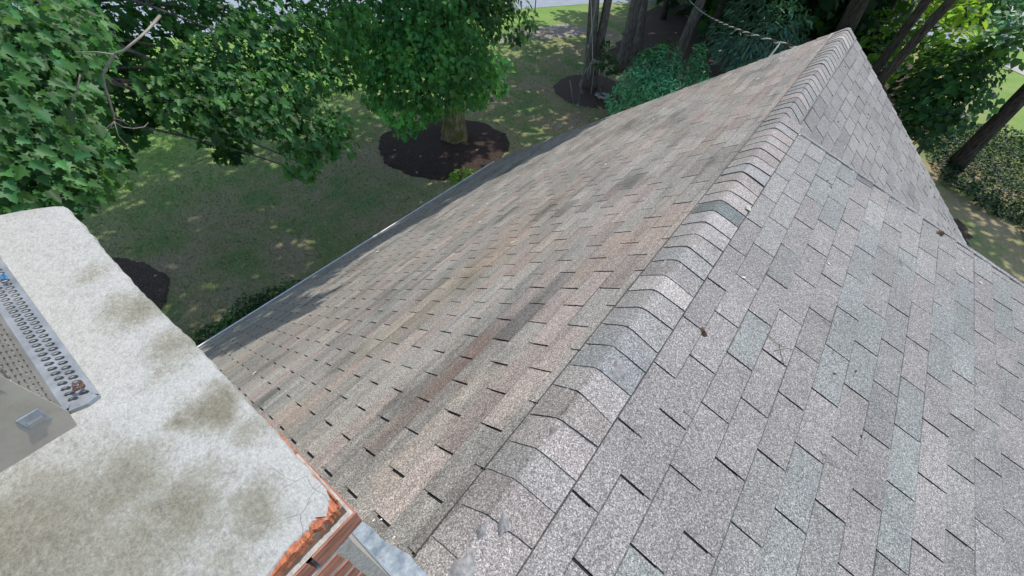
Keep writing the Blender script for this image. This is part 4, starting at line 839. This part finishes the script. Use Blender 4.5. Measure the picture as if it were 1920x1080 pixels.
# ------------------------------------------------------------------ small debris on the roof and lawn
def onplane(u, v, side, ang, n=.009):
    nrm = np.array([side * sin(ang), 0, cos(ang)]); r_ = ray(u, v); d = nrm @ np.array([0, 0, HR]) + n; return CAM + r_ * (d - nrm @ CAM) / (nrm @ r_)
twigs = [([(1437,625),(1455,640),(1472,652),(1490,655)], 'B'), ([(1455,657),(1472,652)], 'B')]
def twig(name, lines, side, ang, r_, label, m=M_dead):
    mb = MB()
    for l in lines: mb.tube([onplane(u, v, side, ang, .010 + .003 * (i % 2)) for i, (u, v) in enumerate(l)], list(np.linspace(r_, r_ * .5, len(l))), 5)
    o = mb.build(name, m, None, True); p = onplane(*lines[0][0], side, ang); tag(move_origin(o, tuple(p)), label, 'twig')
twig('dry_twig', [[(1437,625),(1455,640),(1472,652),(1492,656)],[(1453,657),(1472,652)],[(1462,645),(1466,668),(1472,688)]], 1, BE, .0022, 'forked pale twig lying on the right slope near its middle')
twig('dry_twig', [[(1283,771),(1298,782),(1308,800),(1317,822)]], 1, BE, .0018, 'thin curved brown twig on the right slope just right of the ridge caps')
twig('dry_twig', [[(1539,845),(1548,858),(1560,870),(1574,876)],[(1545,850),(1562,866)]], 1, BE, .0022, 'short tan twig on the right slope below the forked pale twig')
twig('dry_twig', [[(1672,478),(1685,487),(1700,497),(1712,508)],[(1688,485),(1692,500)]], 1, BE, .0024, 'straw-coloured twig high on the right slope towards its far edge')
twig('dry_twig', [[(1541,598),(1552,606),(1561,618)]], 1, BE, .0020, 'short bent twig above the forked pale twig')
twig('dry_twig', [[(1645,1040),(1655,1050),(1664,1062),(1660,1075)],[(1650,1052),(1643,1060)]], 1, BE, .0016, 'curled thin twig at the bottom right of the roof')
twig('dry_twig', [[(1523,960),(1540,968),(1546,976),(1535,982)]], 1, BE, .0014, 'tiny curled twig left of the curled one at the bottom right')
twig('dry_twig', [[(668,598),(661,612),(655,624)]], -1, AL, .0025, 'short straight pale twig on the left slope above the chimney crown')
def bits(name, pts, m, size, label, cat, group, seed, flat_=.6, n=0.010, el=1.5):
    rg = np.random.default_rng(seed)
    for (u, v, S) in pts:
        side, ang = {'A': (-1, AL), 'B': (1, BE), 'C': (1, AL)}[S]; c = onplane(u, v, side, ang, n); mb = MB(); K = 9; V = [(0, 0, size * flat_)]
        a0_ = rg.random() * 6
        for k in range(K): a = 2 * pi * k / K; q = size * (1 + rg.normal(0, .22)) * (el if abs(cos(a + a0_)) > .8 else .8); V.append((q * cos(a), q * sin(a), rg.normal(0, size * .1)))
        V.append((0, 0, -size * .3)); F = [(0, 1 + k, 1 + (k + 1) % K) for k in range(K)] + [(K + 1, 1 + (k + 1) % K, 1 + k) for k in range(K)]
        mb.add(V, F); o = mb.build(name, m); o.location = tuple(c); o.rotation_euler = (0, side * ang, 0); tag(o, label, cat, group)
bits('petal', [(1080,160,'A'),(1205,208,'A'),(1225,223,'A'),(1244,203,'A'),(1135,308,'A'),(1155,280,'A'),(1420,148,'A'),(1430,158,'A'),(1465,108,'A'),(1320,135,'A'),(1018,310,'A'),(886,385,'A'),(914,381,'A'),(899,416,'A'),(847,402,'A'),(670,530,'A'),(706,472,'A'),(709,471,'A'),(1350,95,'A'),(905,360,'A'),(1270,190,'A'),(960,455,'A'),(476,700,'A')], M_petal, .016, 'pale fallen petal on the left slope of the roof', 'petal', 'pale petals on the left roof slope', 3, .25)
bits('petal', [(1500,252,'B'),(1539,284,'B'),(1600,322,'B'),(1395,520,'B'),(1555,495,'B'),(1806,504,'B'),(1840,530,'B'),(1612,150,'C'),(1605,145,'C'),(1628,225,'C'),(1584,276,'C'),(1625,218,'C'),(1440,330,'B')], M_petal, .007, 'small pale fallen petal right of the ridge', 'petal', 'pale petals right of the ridge', 4, .3)
bits('seed_husk', [(1572,228,'C'),(1634,240,'C'),(1585,125,'C'),(1628,215,'C'),(1648,275,'C'),(1690,320,'C'),(1652,313,'C'),(1700,255,'C'),(1705,270,'C'),(1720,336,'C'),(1735,350,'C'),(1752,370,'C'),(1770,395,'C'),(1778,415,'C'),(1731,325,'C'),(1560,180,'C'),(1610,180,'C'),(1760,385,'C'),(1790,430,'C'),(1630,128,'C')], M_seed, .011, 'brown seed husk on the far steep roof patch', 'seed husk', 'brown husks on the far steep roof patch', 5)
bits('seed_husk', [(1558,350,'B'),(1585,391,'B'),(1552,338,'B'),(1565,700,'B'),(1605,695,'B'),(1615,818,'B')], M_seed, .006, 'brown seed husk on the low-pitched right slope', 'seed husk', 'brown husks on the right slope', 6)
bits('moss_clod', [(1319,623,'B')], M_seed, .016, 'round brown clod of moss on the right slope beside the ridge caps', 'clod', None, 7, .9)
bits('lichen_disc', [(1405,390,'B')], M_lich, .024, 'round pale disc on a ridge cap next to the dark cap', 'lichen', None, 8, .12, .03, .85)
bits('pine_cone', [(1763,437,'B')], M_seed, .028, 'brown cone lying on the dormer rake edge', 'cone', None, 9, .8)
bits('mortar_crumb', [(714,974,'A'),(700,976,'A'),(738,1008,'A'),(690,966,'A')], M_petal, .005, 'white crumb of mortar on the shingles beside the metal flashing', 'crumb', 'mortar crumbs by the flashing', 10, .6)
bits('yellow_leaf', [(1745,350,'C'),(1772,410,'C'),(1778,427,'C'),(1629,130,'C')], M_lime, .020, 'yellowed leaf caught on the far steep roof patch', 'leaf', 'yellowed leaves on the far steep roof patch', 11, .2)
for i, (u, v) in enumerate([(352,265),(940,227),(905,190),(790,300),(783,330),(742,290),(895,288),(470,470),(400,445),(546,535),(300,525),(500,560),(640,520)]):
    c = gnd(u, v); c[2] = .10 if i < 3 else .17; V, l, s, c_ = leaves(np.array([c, c + [.03, .02, .01]]), np.array([[.3, -.5, 1.], [-.3, -.2, 1.]]), rng.normal(size=(2, 3)), np.array([.15, .10]) * (1 if i < 3 else .5), np.array([[1, 1, 1.], [1, 1, 1]]), HALF)
    o = leaf_obj('ground_leaf', [(V, l, s, c_)], M_lime if i < 3 else M_dead); move_origin(o, tuple(c)); tag(o, 'bright green leaf on the shaded lawn, coloured as a sunlit highlight' if i < 3 else 'pale dry leaf lying on the shaded lawn or mulch', 'leaf', 'bright highlight leaves on the lawn' if i < 3 else 'dry leaves on the lawn and mulch')  # bright green leaves paint sunlit highlights; the pale ones are dry litter
